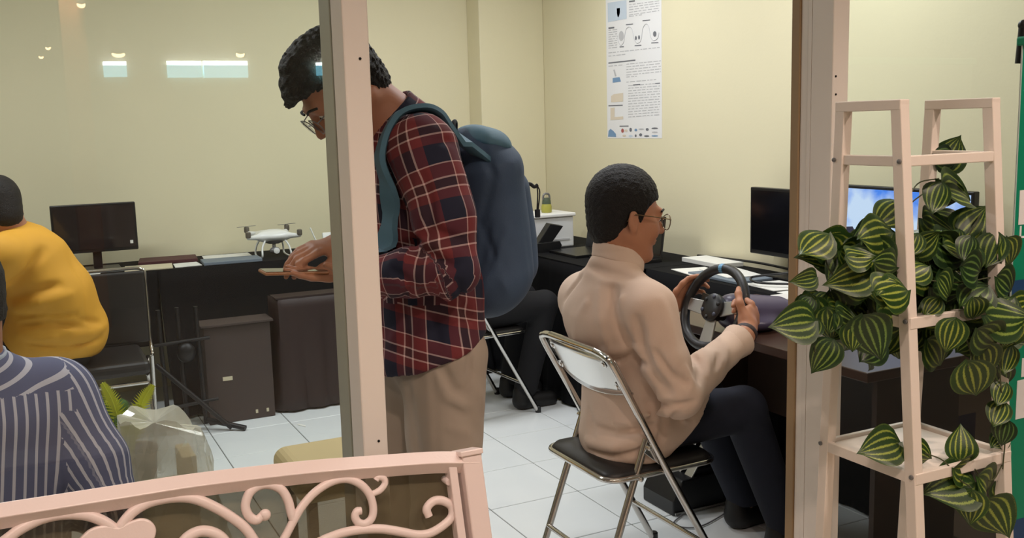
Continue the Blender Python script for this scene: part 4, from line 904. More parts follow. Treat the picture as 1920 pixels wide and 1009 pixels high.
def strap(y, sgn):
    raw = [(0.945, y, 1.455), (0.900, y, 1.50), (0.850, y, 1.50), (0.800, y, 1.47), (0.765, y, 1.40), (0.745, y, 1.32), (0.745, y-0.01*sgn, 1.24), (0.755, y-0.03*sgn, 1.16)]
    pts = [V(1.045, y-0.045*sgn, 1.36), V(1.01, y-0.03*sgn, 1.385)]+[SHIRT_F.push(p, 0.007) for p in raw]
    P = bez(pts, 6); vs = []; fs = []
    for i, p in enumerate(P):
        t = P[min(i+1, len(P)-1)]-P[max(i-1, 0)]; t /= np.linalg.norm(t); n = SHIRT_F.grad(p); n = n-t*(n@t); n /= np.linalg.norm(n)
        if i < 10: n = V(0.5, 0, 0.86)-t*(V(0.5, 0, 0.86)@t); n /= np.linalg.norm(n)
        side = np.cross(t, n)
        for a, b in ((-0.030, 0.0), (-0.024, 0.011), (0.024, 0.011), (0.030, 0.0), (0.024, -0.004), (-0.024, -0.004)): vs.append(p+side*a+n*b)
    for i in range(len(P)-1):
        for j in range(6): fs.append((i*6+j, i*6+(j+1) % 6, (i+1)*6+(j+1) % 6, (i+1)*6+j))
    fs += [tuple(range(5, -1, -1)), tuple((len(P)-1)*6+j for j in range(6))]
    MB().add(vs, fs).build('shoulder_strap', M['pack_top'], K, smooth=True)
strap(2.165, -1); strap(2.435, 1)
MB().tube(bez([(1.000, 2.27, 1.40), (0.985, 2.285, 1.455), (0.995, 2.30, 1.47), (1.003, 2.315, 1.455), (1.0, 2.33, 1.40)], 5), 0.006, 8).build('grab_loop', M['webbing'], K, smooth=True)
hk = V(1.19, 2.30, 1.295)
MB().tube(bez([hk+V(-0.01, 0, 0), hk+V(0.012, 0, 0.008), hk+V(0.026, 0, 0.0), hk+V(0.036, 0, 0.004)], 4), 0.005, 8).build('buckle', M['webbing'], K, smooth=True)
MB().tube(bez([hk+V(0.034, 0, 0.004), hk+V(0.042, 0, -0.015), hk+V(0.036, 0, -0.062)], 5), 0.0018, 6).tube(bez([hk+V(0.034, 0, 0.004), hk+V(0.036, 0, -0.02), hk+V(0.033, 0, -0.062)], 5), 0.0018, 6).build('cord', M['webbing'], K, smooth=True)
MB().box(hk+V(0.027, -0.004, -0.082), hk+V(0.041, 0.004, -0.060)).build('cord_tag', M['webbing'], K, bevel=0.002)

# ---------------------------------------------- man in yellow, back to the camera
Y = empty('person', (0.14, 4.55, 0.0), 'person in a yellow jersey hunched over at the back left', 'person')
hs = 1.02; hR = rotm(math.radians(118), math.radians(20), 0); ho = V(-0.075, 4.50, 1.165); nk = V(-0.01, 4.50, 1.05)
fw = V(-0.94, 0.34, 0); sd = V(-0.34, -0.94, 0); shL = V(-0.02, 4.50, 1.0)+sd*0.17; shR = V(-0.02, 4.50, 1.0)-sd*0.17
elL, wrL = shL+fw*0.20+V(0, 0, -0.22), shL+fw*0.44+V(0.0, 0.05, -0.24); elR, wrR = shR+fw*0.20+V(0, 0, -0.22), shR+fw*0.44+V(0, 0, -0.24)
F = Field((-0.62, 4.2, 0.06), (0.42, 4.86, 1.38), 0.008); add_head(F, ho, hR, hs, nk, 0.055)
F.cap((0.14, 4.53, 0.60), (0.02, 4.50, 0.98), 0.10, 0.09, 0.05); F.cap(shL, shR, 0.05, None, 0.05); F.chain([shL, elL, wrL], [0.045, 0.038, 0.028]); F.chain([shR, elR, wrR], [0.045, 0.038, 0.028])
for W_, e_ in ((wrL, elL), (wrR, elR)): d = (W_-e_)/np.linalg.norm(W_-e_); add_hand(F, W_, d, (0, 0, -1), sd*(-1 if W_ is wrL else 1), [(20, 30, 20)]*4, [(0.7, 0.2, 0.7), (0.9, 0.2, 0.3), (1, 0.1, 0)], 1.0)
legs = [(V(0.13, 4.50, 0.565), V(-0.28, 4.50, 0.56), V(-0.28, 4.50, 0.09)), (V(0.13, 4.64, 0.565), V(-0.24, 4.76, 0.56), V(-0.26, 4.76, 0.09))]
for l in legs: F.chain(l, [0.075, 0.052, 0.038])
F.build('body', M['skin2'], Y, 1); add_hair('hair', Y, M['hair'], ho, hR, hs, 0.012, 0.004, -0.075, 0.09, 0.006, 0.0, 5)
F = Field((-0.50, 4.2, 0.48), (0.46, 4.86, 1.16), 0.008)
F.cap((0.125, 4.53, 0.665), (0.085, 4.51, 0.80), 0.165, 0.160, 0.03, wide=(sd, 1.05)); F.cap((0.085, 4.51, 0.80), (0.020, 4.50, 0.97), 0.160, 0.135, 0.06, wide=(sd, 1.10)); F.cap((0.135, 4.54, 0.635), (0.04, 4.50, 0.65), 0.160, 0.150, 0.03)
F.cap(shL, shR, 0.085, None, 0.07); F.cap(nk-V(0, 0, 0.02), (0.05, 4.5, 0.95), 0.07, 0.12, 0.05)
for s_, e_ in ((shL, elL), (shR, elR)): F.cap(s_, s_*0.3+e_*0.7, 0.08, 0.075, 0.04)
F.cap(nk+V(-0.01, 0, 0.01), nk+V(-0.06, 0, 0.07), 0.058, 0.065, 0.006, 's')
F.folds([([(20, 560), (60, 548), (110, 535)], 0.016, 0.020), ([(30, 580), (75, 568), (130, 552)], -0.012, 0.018), ([(40, 610), (90, 605), (150, 612)], 0.014, 0.016), ([(30, 592), (80, 590), (140, 590)], 0.010, 0.014), ([(35, 628), (100, 632), (170, 625), (198, 610)], -0.012, 0.016), ([(55, 645), (120, 652), (190, 635)], 0.012, 0.014),
 ([(20, 530), (55, 500), (80, 470)], 0.010, 0.022), ([(150, 600), (185, 605), (205, 600)], 0.010, 0.014), ([(70, 618), (130, 622), (190, 618)], -0.010, 0.012), ([(130, 480), (160, 540)], 0.005, 0.025)])
F.plane((0.1, 4.5, 0.535), (0.10, 0, 1), 0.03); F.ripple(0.002, 5, 3); F.build('jersey', M['yellow'], Y, 1)
F = Field((-0.45, 4.3, 0.06), (0.36, 4.92, 0.72), 0.01); F.cap((0.13, 4.52, 0.58), (0.13, 4.62, 0.58), 0.09, None, 0.03)
for l in legs: F.chain([l[0], l[1], l[2]+V(0, 0, 0.02)], [0.095, 0.07, 0.06], 0.04)
F.build('trousers', M['dark_cloth'], Y, 1)
for l in legs: shoe(Y, l[2]*V(1, 1, 0)+V(0.03, 0, 0), l[2]*V(1, 1, 0)+V(-0.17, 0.03, 0), M['shoe'])

# ---------------------------------------------- person in the striped shirt, close behind the left pane
S = empty('person', (-0.15, 2.42, 0.0), 'person in a blue striped shirt seated at the lower left edge', 'person')
hs = 1.04; hR = rotm(math.radians(128), math.radians(10), 0); ho = V(-0.140, 2.44, 1.105); nk = V(-0.125, 2.42, 0.965)
sd = V(-0.95, -0.25, 0); shR = V(-0.125, 2.42, 0.862)-sd*0.170; shL = V(-0.125, 2.42, 0.862)+sd*0.170
elR, wrR = V(0.125, 2.36, 0.60), V(0.02, 2.62, 0.56); elL, wrL = shL+V(-0.05, 0.05, -0.27), shL+V(0.0, 0.27, -0.30)
F = Field((-0.62, 2.1, 0.04), (0.30, 2.98, 1.32), 0.006); add_head(F, ho, hR, hs, nk, 0.056)
F.cap((-0.15, 2.42, 0.52), (-0.125, 2.42, 0.86), 0.10, 0.10, 0.05, wide=(sd, 1.45)); F.cap(shL, shR, 0.05, None, 0.05); F.chain([shR, elR, wrR], [0.045, 0.038, 0.028]); F.chain([shL, elL, wrL], [0.045, 0.038, 0.028])
for W_, e_, g in ((wrL, elL, 1), (wrR, elR, -1)): d = (W_-e_)/np.linalg.norm(W_-e_); add_hand(F, W_, d, (0, 0, -1), sd*-g, [(20, 30, 20)]*4, [(0.7, 0.2, 0.7), (0.9, 0.2, 0.3), (1, 0.1, 0)], 1.0)
legs = [(V(-0.07, 2.46, 0.52), V(-0.16, 2.84, 0.52), V(-0.16, 2.86, 0.09)), (V(-0.24, 2.42, 0.52), V(-0.40, 2.78, 0.52), V(-0.40, 2.80, 0.09))]
for l in legs: F.chain(l, [0.075, 0.052, 0.038])
F.build('body', M['skin'], S, 1); add_hair('hair', S, M['hair'], ho, hR, hs, 0.012, 0.004, -0.035, 0.09, 0.005, 0.0, 6); add_eyes(S, ho, hR, hs); add_brows(S, ho, hR, hs)
F = Field((-0.66, 2.06, 0.40), (0.34, 2.86, 1.06), 0.006)
F.cap((-0.15, 2.42, 0.54), (-0.128, 2.42, 0.82), 0.140, 0.132, 0.03, wide=(sd, 1.38)); F.cap(shL, shR, 0.076, None, 0.06); F.cap(nk-V(0, 0, 0.015), (-0.125, 2.42, 0.86), 0.068, 0.11, 0.06); F.cap(nk-V(0, 0, 0.035), shR, 0.062, 0.064, 0.05); F.cap(nk-V(0, 0, 0.035), shL, 0.062, 0.064, 0.05)
sR = [shR, shR*0.4+elR*0.6+V(0.012, -0.006, 0.01), elR, elR*0.35+wrR*0.65]; F.chain(sR[:3], [0.080, 0.074, 0.066], 0.045); F.cap(sR[2], sR[3], 0.066, 0.055, 0.015); F.chain([shL, elL, elL*0.35+wrL*0.65], [0.080, 0.066, 0.055], 0.045)
F.cap(nk+V(0.0, 0.01, 0.01), nk+V(0, 0.03, 0.09), 0.058, 0.066, 0.006, 's'); F.plane((0, 2.4, 0.435), (0, 0, 1), 0.01)
for a, b, d, wd in (((-0.02, 2.30, 0.90), (0.03, 2.28, 0.70), 0.010, 0.016), ((-0.10, 2.28, 0.88), (-0.03, 2.28, 0.74), 0.006, 0.014), ((-0.14, 2.27, 0.85), (-0.10, 2.27, 0.68), -0.005, 0.016)): F.crease(a, b, d, wd)
F.ripple(0.0016, 6, 6)
def stripe_uv(Q):
    C = Q.mean(1); b, _, _ = limb_uv(C, sR, V(0, 1, 0.2)); _, u, a = limb_uv(Q, sR, V(0, 1, 0.2)); rel = Q-V(-0.14, 2.42, 0.7); nx = rel@(-sd); ny = rel[..., 1]*1.0
    uT = np.where(C[:, None, 2] > 0.915-0.10*np.abs(C[:, None, 0]+0.125), -Q[..., 2]*0.9+0.35*Q[..., 1], nx-0.12*Q[..., 2])
    arm = (b < 0.095) & ((C-V(-0.14, 2.42, 0.7))@(-sd) > 0.155+0.04*(C[:, 2] > 0.85)); return np.stack([np.where(arm[:, None], u*1.15, uT), Q[..., 2]], -1)+3.0
ss = F.build('striped_shirt', M['stripe'], S, 1, stripe_uv)
ax_ = np.array(ho+hR@V(-0.034, 0, -0.06)-nk); ax_ /= np.linalg.norm(ax_); Fc = Field((-0.26, 2.28, 0.90), (0.04, 2.58, 1.08), 0.005); c0 = nk
Fc.cap(c0-ax_*0.015, c0+ax_*0.030, 0.082, 0.070, 0.0); Fc.cap(c0-ax_*0.09, c0+ax_*0.13, 0.061, 0.061, 0.002, 's'); Fc.plane(c0+ax_*0.042, -ax_, 0.003); Fc.plane(c0-ax_*0.025, ax_, 0.003); Fc.build('collar', M['collar_blue'], ss, 1)
F = Field((-0.58, 2.24, 0.06), (0.08, 2.98, 0.66), 0.01); F.cap((-0.24, 2.42, 0.545), (-0.07, 2.46, 0.545), 0.11, None, 0.03)
for l in legs: F.chain([l[0], l[1], l[2]+V(0, 0, 0.02)], [0.095, 0.07, 0.06], 0.04)
F.build('trousers', M['dark_cloth'], S, 1)
for l in legs: shoe(S, l[2]*V(1, 1, 0)-V(0, 0.03, 0), l[2]*V(1, 1, 0)+V(0, 0.17, 0), M['shoe'])

# ---------------------------------------------- dark figure behind the backpack
Gp = empty('person', (2.0, 4.52, 0.0), 'person in dark clothes seated at the corner table, mostly hidden by the backpack', 'person')
hs = 1.0; hR = rotm(math.radians(20), math.radians(15), 0); ho = V(2.07, 4.52, 1.17); nk = V(2.03, 4.52, 1.01); sd = V(-0.1, 0.99, 0)
shR, shL = V(2.02, 4.52, 0.94)-sd*0.17, V(2.02, 4.52, 0.94)+sd*0.17; elR, wrR = V(2.19, 4.35, 0.885), V(2.20, 4.60, 0.98); elL, wrL = V(2.12, 4.80, 0.80), V(2.36, 4.80, 0.785)
F = Field((1.75, 4.2, 0.05), (2.75, 5.10, 1.34), 0.009); add_head(F, ho, hR, hs, nk, 0.055)
F.cap((1.98, 4.52, 0.55), (2.02, 4.54, 0.92), 0.10, None, 0.05, wide=(sd, 1.4)); F.chain([shR, elR, wrR], [0.045, 0.038, 0.028]); F.chain([shL, elL, wrL], [0.045, 0.038, 0.028])
for W_, e_, g in ((wrL, elL, -1), (wrR, elR, 1)): d = (W_-e_)/np.linalg.norm(W_-e_); add_hand(F, W_, d, (0, 0, -1), sd*g, [(15, 25, 20)]*4, [(0.7, 0.2, 0.7), (0.9, 0.2, 0.3), (1, 0.1, 0)], 1.0)
legs = [(V(1.99, 4.43, 0.525), V(2.37, 4.40, 0.54), V(2.26, 4.42, 0.09)), (V(1.99, 4.61, 0.525), V(2.38, 4.66, 0.54), V(2.30, 4.66, 0.09))]
for l in legs: F.chain(l, [0.075, 0.052, 0.038])
F.build('body', M['skin2'], Gp, 1); add_hair('hair', Gp, M['hair'], ho, hR, hs, 0.012, 0.004, -0.07, 0.09, 0.007, 0.0, 8)
F = Field((1.75, 4.2, 0.44), (2.5, 5.06, 1.10), 0.009); F.cap((1.98, 4.52, 0.56), (2.02, 4.54, 0.88), 0.135, 0.125, 0.03, wide=(sd, 1.35)); F.cap(shL, shR, 0.08, None, 0.06)
F.cap(nk-V(0, 0, 0.02), (2.02, 4.54, 0.88), 0.068, 0.11, 0.06); F.chain([shR, shR*0.15+elR*0.85], [0.08, 0.066], 0.04); F.chain([shL, shL*0.15+elL*0.85], [0.08, 0.066], 0.04)
F.plane((2.0, 4.5, 0.47), (0, 0, 1), 0.01); F.cap(nk+V(0, 0, 0.01), nk+V(0.03, 0.03, 0.09), 0.058, 0.066, 0.006, 's'); F.build('shirt', M['navy_cloth'], Gp, 1)
F = Field((1.8, 4.28, 0.06), (2.5, 5.1, 0.68), 0.01); F.cap((1.99, 4.44, 0.55), (1.99, 4.60, 0.55), 0.11, None, 0.03)
for l in legs: F.chain([l[0], l[1], l[2]+V(0, 0, 0.02)], [0.095, 0.07, 0.06], 0.04)
F.build('trousers', M['dark_cloth'], Gp, 1)
for l in legs: shoe(Gp, l[2]*V(1, 1, 0)-V(0.03, 0, 0), l[2]*V(1, 1, 0)+V(0.17, 0.0, 0), M['shoe'])

# ------------------------------------------------------------------ poster on the right wall
M['print_grey'] = mat('grey_print', (188, 188, 190), 0.9); M['print_dark'] = mat('dark_print', (112, 114, 120), 0.9); M['print_blue'] = mat('blue_print', (120, 152, 184), 0.9)
M['print_tan'] = mat('tan_print', (218, 206, 186), 0.9); M['print_red'] = mat('red_print', (170, 90, 84), 0.9); M['print_pale'] = mat('pale_blue_print', (196, 208, 220), 0.9)
PX = XW-0.0012
def zp(x, y, d=0.0): p = at(1080+x*0.2974, y*0.2974, 0, PX); return np.array((PX-d, p[1], p[2]))
po = empty('wall_poster', (XW, 4.70, 1.36), 'long white research poster with printed text taped to the right wall', 'poster')
y0, y1 = 4.432, 4.982
MB().box((PX, y0, 1.362), (XW-0.0002, y1, 2.34)).build('sheet', mat('poster_paper', (232, 232, 232), 0.6), po)
def dashes(b, x0, x1, yy, slope, h, r, gap=0.25):
    x = x0
    while x < x1:
        w = r.uniform(10, 34); e = min(x+w, x1); f = lambda t: yy+slope*(t-x0)
        b.add([zp(x, f(x)-h, .0006), zp(e, f(e)-h, .0006), zp(e, f(e)+h, .0006), zp(x, f(x)+h, .0006)], [(0, 1, 2, 3)]); x = e+r.uniform(4, 10)
r = random.Random(3); b = MB()
for i, (x0, x1, yy, sl) in enumerate([(335, 525, 30, -.13), (335, 525, 46, -.14), (335, 525, 62, -.14), (335, 525, 78, -.14), (335, 525, 95, -.15), (335, 420, 105, -.15)]+[(205, 260, 192+k*14, -.13) for k in range(9)]+[(205, 528, 334, -.11), (205, 315, 354, -.11)]
        +[(318, 535, 405+k*17, -.10) for k in range(5)]+[(318, 385, 486, -.09), (318, 505, 518, -.09)]+[(330, 530, 540+k*16.5, -.075) for k in range(13)]+[(205, 298, 418, -.1)]):
    dashes(b, x0, x1, yy, sl, 2.6, r)
b.build('body_text', M['print_grey'], po)['kind'] = 'stuff'
b = MB()
for x0, x1, yy, sl, h in ((335, 372, 10, -.12, 5), (205, 242, 178, -.12, 5), (205, 375, 398, -.11, 4), (315, 360, 156, -.1, 3), (420, 468, 131, -.1, 3), (275, 302, 296, -.05, 3), (370, 412, 288, -.05, 3), (475, 520, 271, -.05, 3), (360, 405, 536, -.08, 3), (500, 530, 527, -.08, 3), (205, 295, 667, -.04, 3), (275, 332, 796, -.02, 3)):
    b.add([zp(x0, yy-h, .0007), zp(x1, yy-h+sl*(x1-x0), .0007), zp(x1, yy+h+sl*(x1-x0), .0007), zp(x0, yy+h, .0007)], [(0, 1, 2, 3)])
b.build('headings', M['print_dark'], po)['kind'] = 'stuff'
wave = [(262, 225), (268, 262), (285, 286), (303, 262), (310, 215), (318, 182), (336, 170), (353, 182), (362, 215), (368, 250), (386, 272), (406, 262), (416, 225), (422, 180), (440, 152), (458, 162), (467, 205), (474, 240), (494, 256), (516, 240), (524, 205)]
MB().tube(bez([zp(x, y, 0.001) for x, y in wave], 4), 0.0016, 5).build('wavy_line', M['print_grey'], po)
def blob(name, m, pts): MB().add([zp(x, y, 0.0009) for x, y in pts], [tuple(range(len(pts)))]).build(name, m, po)
circ = lambda cx, cy, rx, ry, n=14: [(cx+rx*math.cos(k*6.2832/n), cy+ry*math.sin(k*6.2832/n)) for k in range(n)]
blob('picture', M['print_pale'], [(200, 18), (318, 0), (320, 118), (202, 140)]); blob('picture_figure', M['print_blue'], [(258, 52), (278, 50), (278, 80), (270, 108), (263, 106), (258, 80)])
blob('diagram_dot', M['print_grey'], circ(286, 227, 16, 32)); blob('diagram_dot', M['paper'], circ(286, 227, 8, 20)) if False else None
for cx, cy, rx, ry in ((378, 240, 6, 14), (398, 236, 6, 14), (497, 214, 11, 18)): blob('diagram_dot', M['print_dark'], circ(cx, cy, rx, ry, 10))
blob('chart', M['print_blue'], [(232, 492), (275, 486), (284, 514), (232, 522)]); blob('chart', M['print_grey'], [(236, 440), (244, 438), (256, 478), (246, 482)]); blob('chart', M['print_tan'], [(222, 606), (238, 594), (298, 586), (298, 640), (222, 645)])
blob('chart', M['print_tan'], [(218, 680), (244, 678), (244, 738), (298, 734), (298, 752), (218, 758)]); blob('logo', M['print_blue'], [(203, 862), (206, 826), (218, 812), (236, 826), (252, 844), (254, 864)])
for cx, cy, rx, ry, mm in ((294, 824, 9, 14, 'print_red'), (316, 824, 10, 8, 'print_tan'), (345, 818, 8, 13, 'print_dark'), (378, 820, 9, 9, 'print_blue'), (412, 814, 18, 5, 'print_grey'), (450, 816, 10, 9, 'print_dark'), (497, 809, 22, 5, 'print_dark'), (377, 856, 6, 9, 'print_dark'), (408, 850, 10, 10, 'print_dark'), (446, 858, 17, 6, 'print_dark'), (497, 834, 20, 5, 'print_grey'), (497, 857, 22, 5, 'print_blue'), (305, 856, 12, 7, 'print_tan'), (345, 858, 14, 7, 'print_pale')):
    blob('logo', M[mm], circ(cx, cy, rx, ry, 8))

# ------------------------------------------------------------------ things on the back table
def slab(name, pts, z, th, m, label, cat, group=None):
    """flat sheet or book: a quad of (x, y) corners"""
    c = np.mean(np.array(pts), 0); o = MB().prism([(x, y, z) for x, y in pts], (0, 0, th)).build(name, m, None, loc=(c[0], c[1], z), bevel=min(0.002, th*0.3) if th > 0.003 else 0)
    return tag(o, label, cat, group)
ZS = ZT+0.0045
def q2(uvs, z=ZS): return [tuple(at(u, v, 2, z)[:2]) for u, v in uvs]
M['bookgrey'] = mat('blue_grey_cover', (112, 124, 136), 0.6); M['bookred'] = mat('dark_red_cover', (72, 28, 34), 0.6); M['cream'] = mat('cream_paper', (206, 196, 168), 0.8)
slab('document_folder', [(0.86, 5.44), (1.17, 5.43), (1.18, 5.60), (0.87, 5.62)], ZS, 0.016, M['bookgrey'], 'blue-grey folder lying left of the drone', 'folder')
slab('paper_sheet', [(0.90, 5.66), (1.17, 5.65), (1.18, 5.86), (0.92, 5.87)], ZS, 0.003, M['paper'], 'white sheet behind the blue-grey folder', 'paper', 'papers on the back table')
slab('paper_sheet', [(0.715, 5.46), (0.855, 5.47), (0.85, 5.63), (0.725, 5.62)], ZS, 0.003, M['paper'], 'white sheet between monitor and blue-grey folder', 'paper', 'papers on the back table')
slab('magazine', [(0.46, 5.45), (0.70, 5.44), (0.72, 5.62), (0.48, 5.64)], ZS, 0.008, M['cream'], 'cream magazine in front of the dark monitor', 'magazine')
slab('notebook', [(0.55, 5.66), (0.86, 5.64), (0.88, 5.84), (0.58, 5.86)], ZS, 0.02, M['bookred'], 'dark red notebook right of the dark monitor', 'notebook')
slab('paper_sheet', [(0.12, 5.45), (0.34, 5.44), (0.36, 5.60), (0.14, 5.62)], ZS, 0.003, M['paper'], 'white sheet beneath the dark monitor', 'paper', 'papers on the back table')
# drone
M['drone'] = mat('white_gloss_shell', (232, 234, 232), 0.25); M['motor_grey'] = mat('grey_motor', (120, 114, 104), 0.5, 0.4); M['camera_grey'] = mat('camera_grey', (120, 120, 120), 0.4, 0.3)
dc = at(500, 476, 2, ZS); DX, DY = dc[0]+0.01, 5.62
dr = empty('quadcopter_drone', (DX, DY, ZS), 'white quadcopter drone standing on the back table', 'drone')
dz = ZS+0.118
F = Field((DX-0.2, DY-0.2, dz-0.05), (DX+0.22, DY+0.2, dz+0.07), 0.005)
F.ell((DX, DY, dz), (0.105, 0.085, 0.036), None, 0.0)
arms = [(-0.155, -0.10, 0.012), (-0.115, 0.13, 0.03), (0.13, -0.11, 0.005), (0.115, 0.12, 0.028)]
for ax, ay, az in arms: F.cap((DX+ax*0.4, DY+ay*0.4, dz), (DX+ax, DY+ay, dz+az*0.4), 0.020, 0.011, 0.03)
F.build('shell', M['drone'], dr, 1)
for ax, ay, az in arms:
    m_ = MB().lathe((DX+ax, DY+ay, dz+az*0.4), [(0.012, 0.0), (0.015, 0.006), (0.015, 0.030), (0.010, 0.034)], 14).build('motor', M['motor_grey'], dr, smooth=True)
    if ay > 0: MB().bar((DX+ax-0.055, DY+ay-0.02, dz+az*0.4+0.037), (DX+ax+0.055, DY+ay+0.02, dz+az*0.4+0.037), 0.014, 0.002).build('propeller', M['camera_grey'], m_, bevel=0.0005)
MB().lathe((DX+0.005, DY-0.01, dz-0.045), [(0.03, 0), (0.05, 0.008), (0.062, 0.02)], 18).build('belly', M['camera_grey'], dr, smooth=True)
MB().tube([(DX, DY-0.03, dz-0.045), (DX-0.002, DY-0.035, dz-0.062)], 0.010, 8).ball((DX, DY-0.045, dz-0.080), (0.030, 0.02, 0.020)).build('gimbal', M['camera_grey'], dr, smooth=True)
MB().lathe((DX+0.004, DY-0.064, dz-0.08), [(0.017, 0), (0.017, -0.012), (0.010, -0.014)], 14, (0, 1, 0)).build('camera_lens', M['drone'], dr, smooth=True)
for s in (-1, 1):
    MB().tube(bez([(DX+s*0.055, DY-0.06, dz-0.02), (DX+s*0.076, DY-0.075, dz-0.06), (DX+s*0.082, DY-0.08, ZS+0.006), (DX+s*0.082, DY+0.08, ZS+0.006), (DX+s*0.076, DY+0.075, dz-0.06), (DX+s*0.055, DY+0.06, dz-0.02)], 5), 0.0055, 8).build('landing_leg', M['drone'], dr, smooth=True)
# remote control
rc = at(605, 462, 1, 5.62); rx = rc[0]
rm = empty('remote_controller', (rx, 5.62, ZS), 'white drone remote with thin antenna beside the drone', 'remote control')
F = Field((rx-0.12, 5.52, ZS-0.01), (rx+0.14, 5.72, ZS+0.09), 0.005); F.cap((rx-0.06, 5.60, ZS+0.03), (rx+0.07, 5.60, ZS+0.03), 0.030, None, 0.01); F.plane((rx, 5.6, ZS+0.001), (0, 0, 1), 0.002); F.build('body', M['drone'], rm)
MB().box((rx-0.005, 5.585, ZS+0.056), (rx+0.085, 5.60, ZS+0.115), Matrix.Rotation(-0.3, 3, 'X')).build('phone_holder', M['drone'], rm, bevel=0.004)
MB().tube([(rx-0.03, 5.62, ZS+0.05), (rx-0.065, 5.63, ZS+0.145)], 0.004, 8).build('antenna', M['drone'], rm, smooth=True)

# ------------------------------------------------------------------ clutter below the back table
M['carton'] = mat('brown_carton', (64, 52, 48), 0.7, var=0.08, scale=6)
bx = empty('cardboard_box', (0.93, 5.02, 0), 'dull brown carton with small white label under the back table', 'box')
MB().box((0.76, 4.98, 0), (1.09, 5.13, 0.50)).build('body', M['carton'], bx, bevel=0.004)
MB().box((0.745, 4.965, 0.50), (1.105, 5.135, 0.512)).build('lid', M['carton'], bx, bevel=0.002)
lb = at(427, 710, 1, 4.978); MB().box((lb[0]-0.024, 4.977, lb[2]-0.01), (lb[0]+0.024, 4.979, lb[2]+0.01)).build('label_sticker', M['cream'], bx)
for p_ in ((0.99, 0.03), (1.045, 0.03)): MB().box((p_[0], 4.976, p_[1]), (p_[0]+0.012, 4.979, p_[1]+0.018)).build('tape_scrap', M['cream'], bx)
M['redwood'] = mat('dark_red_wood', (38, 19, 18), 0.6, var=0.15, scale=9)
cb = empty('cloth_covered_crate', (1.36, 5.08, 0), 'crate under a dark maroon cloth against the back table', 'crate')
MB().box((1.15, 5.02, 0), (1.62, 5.12, 0.60)).build('crate', M['redwood'], cb, bevel=0.003)
drape('cloth', M['redwood'], [(1.12, 5.12, 0.607), (1.14, 5.005, 0.607), (1.63, 5.005, 0.607)], 0.012, [(-1, 0, 0), (0, -1, 0), (0, -1, 0)], 0.02, 0.011, 0.13, cb, 6)
MB().box((1.13, 5.0, 0.601), (1.635, 5.13, 0.609)).build('cloth_top', M['redwood'], cb)
# black folding stand with crossed legs
st = empty('folding_stand', (0.66, 4.94, 0), 'black metal folding stand with thin legs beside the carton', 'stand')
for x, t in ((0.56, 0.0), (0.65, 0.02), (0.735, 0.0)): MB().tube([(x, 4.93+t, 0.03), (x-0.01, 4.94+t, 0.62)], 0.011, 8).build('upright', M['steel'], st, smooth=True)
MB().tube([(0.50, 4.92, 0.13), (0.80, 4.92, 0.15)], 0.009, 8).build('crossbar', M['steel'], st, smooth=True); MB().tube([(0.52, 4.93, 0.45), (0.78, 4.93, 0.46)], 0.009, 8).build('crossbar', M['steel'], st, smooth=True)
MB().tube([(0.52, 4.92, 0.36), (0.84, 4.84, 0.014)], 0.012, 8).build('foot_bar', M['steel'], st, smooth=True); MB().tube([(0.74, 4.92, 0.05), (0.90, 4.80, 0.014)], 0.014, 8).build('foot_bar', M['steel'], st, smooth=True)
MB().ball((0.665, 4.925, 0.40), (0.045, 0.03, 0.05)).build('clamp', M['steel'], st, smooth=True)

# ------------------------------------------------------------------ left foreground: potted plant, plastic bag, stool
def fern_mat():
    return mat('yellow_green_frond', (196, 204, 52), 0.6, var=0.3, scale=12), mat('green_frond', (64, 104, 40), 0.6, var=0.25, scale=12)
fa, fg = fern_mat()
pp = at(235, 800, 1, 3.55); PXc, PYc = pp[0], 3.55
pt = empty('potted_fern', (PXc, PYc, 0), 'small yellow-green potted fern behind the plastic bag', 'plant')
zr = 0.36
MB().lathe((PXc, PYc, 0), [(0.05, 0), (0.075, 0.02), (0.095, zr), (0.10, zr), (0.10, zr+0.02), (0.088, zr+0.02), (0.08, zr-0.02)], 22).build('pot', mat('brown_pot', (74, 46, 38), 0.6), pt, smooth=True)
MB().lathe((PXc, PYc, zr-0.02), [(0.078, 0), (0.05, 0.012), (0.005, 0.014)], 16).build('soil', M['carton'], pt)
rf = random.Random(12)
def frond(tip, m, n=13, w0=0.05):
    base = np.array((PXc+rf.uniform(-.02, .02), PYc+rf.uniform(-.02, .02), zr)); tip = np.array(tip); mid = (base+tip)/2+np.array((0, 0, 0.05)); P = bez([base, mid, tip], n); b = MB(); b.tube(P, 0.0025, 5)
    for i in range(2, len(P)-1):
        t = P[i+1]-P[i-1]; t /= np.linalg.norm(t); sdv = np.cross(t, (0, -1, 0.2)); sdv /= np.linalg.norm(sdv); g = i/len(P); L = w0*(1.15-g)*min(1, g*4)
        for s in (-1, 1):
            q = P[i]+sdv*s*L+t*L*0.55; wv = t*0.007; nn = np.cross(t, sdv)*0.003
            b.add([P[i]-wv, P[i]+wv, q, P[i]+nn], [(0, 1, 2), (0, 2, 3), (1, 2, 3)])
    b.build('frond', m, pt, fix=False)
for (u, v), m_, dy in (((192, 718), fa, -.05), ((287, 722), fa, -.02), ((205, 745), fa, 0.03), ((180, 760), fg, 0.0), ((262, 760), fa, -.06), ((225, 750), fg, .05), ((275, 780), fg, .03), ((215, 790), fg, -.08), ((250, 790), fa, -.09), ((172, 740), fg, .06)):
    frond(at(u, v, 1, PYc+dy), m_)
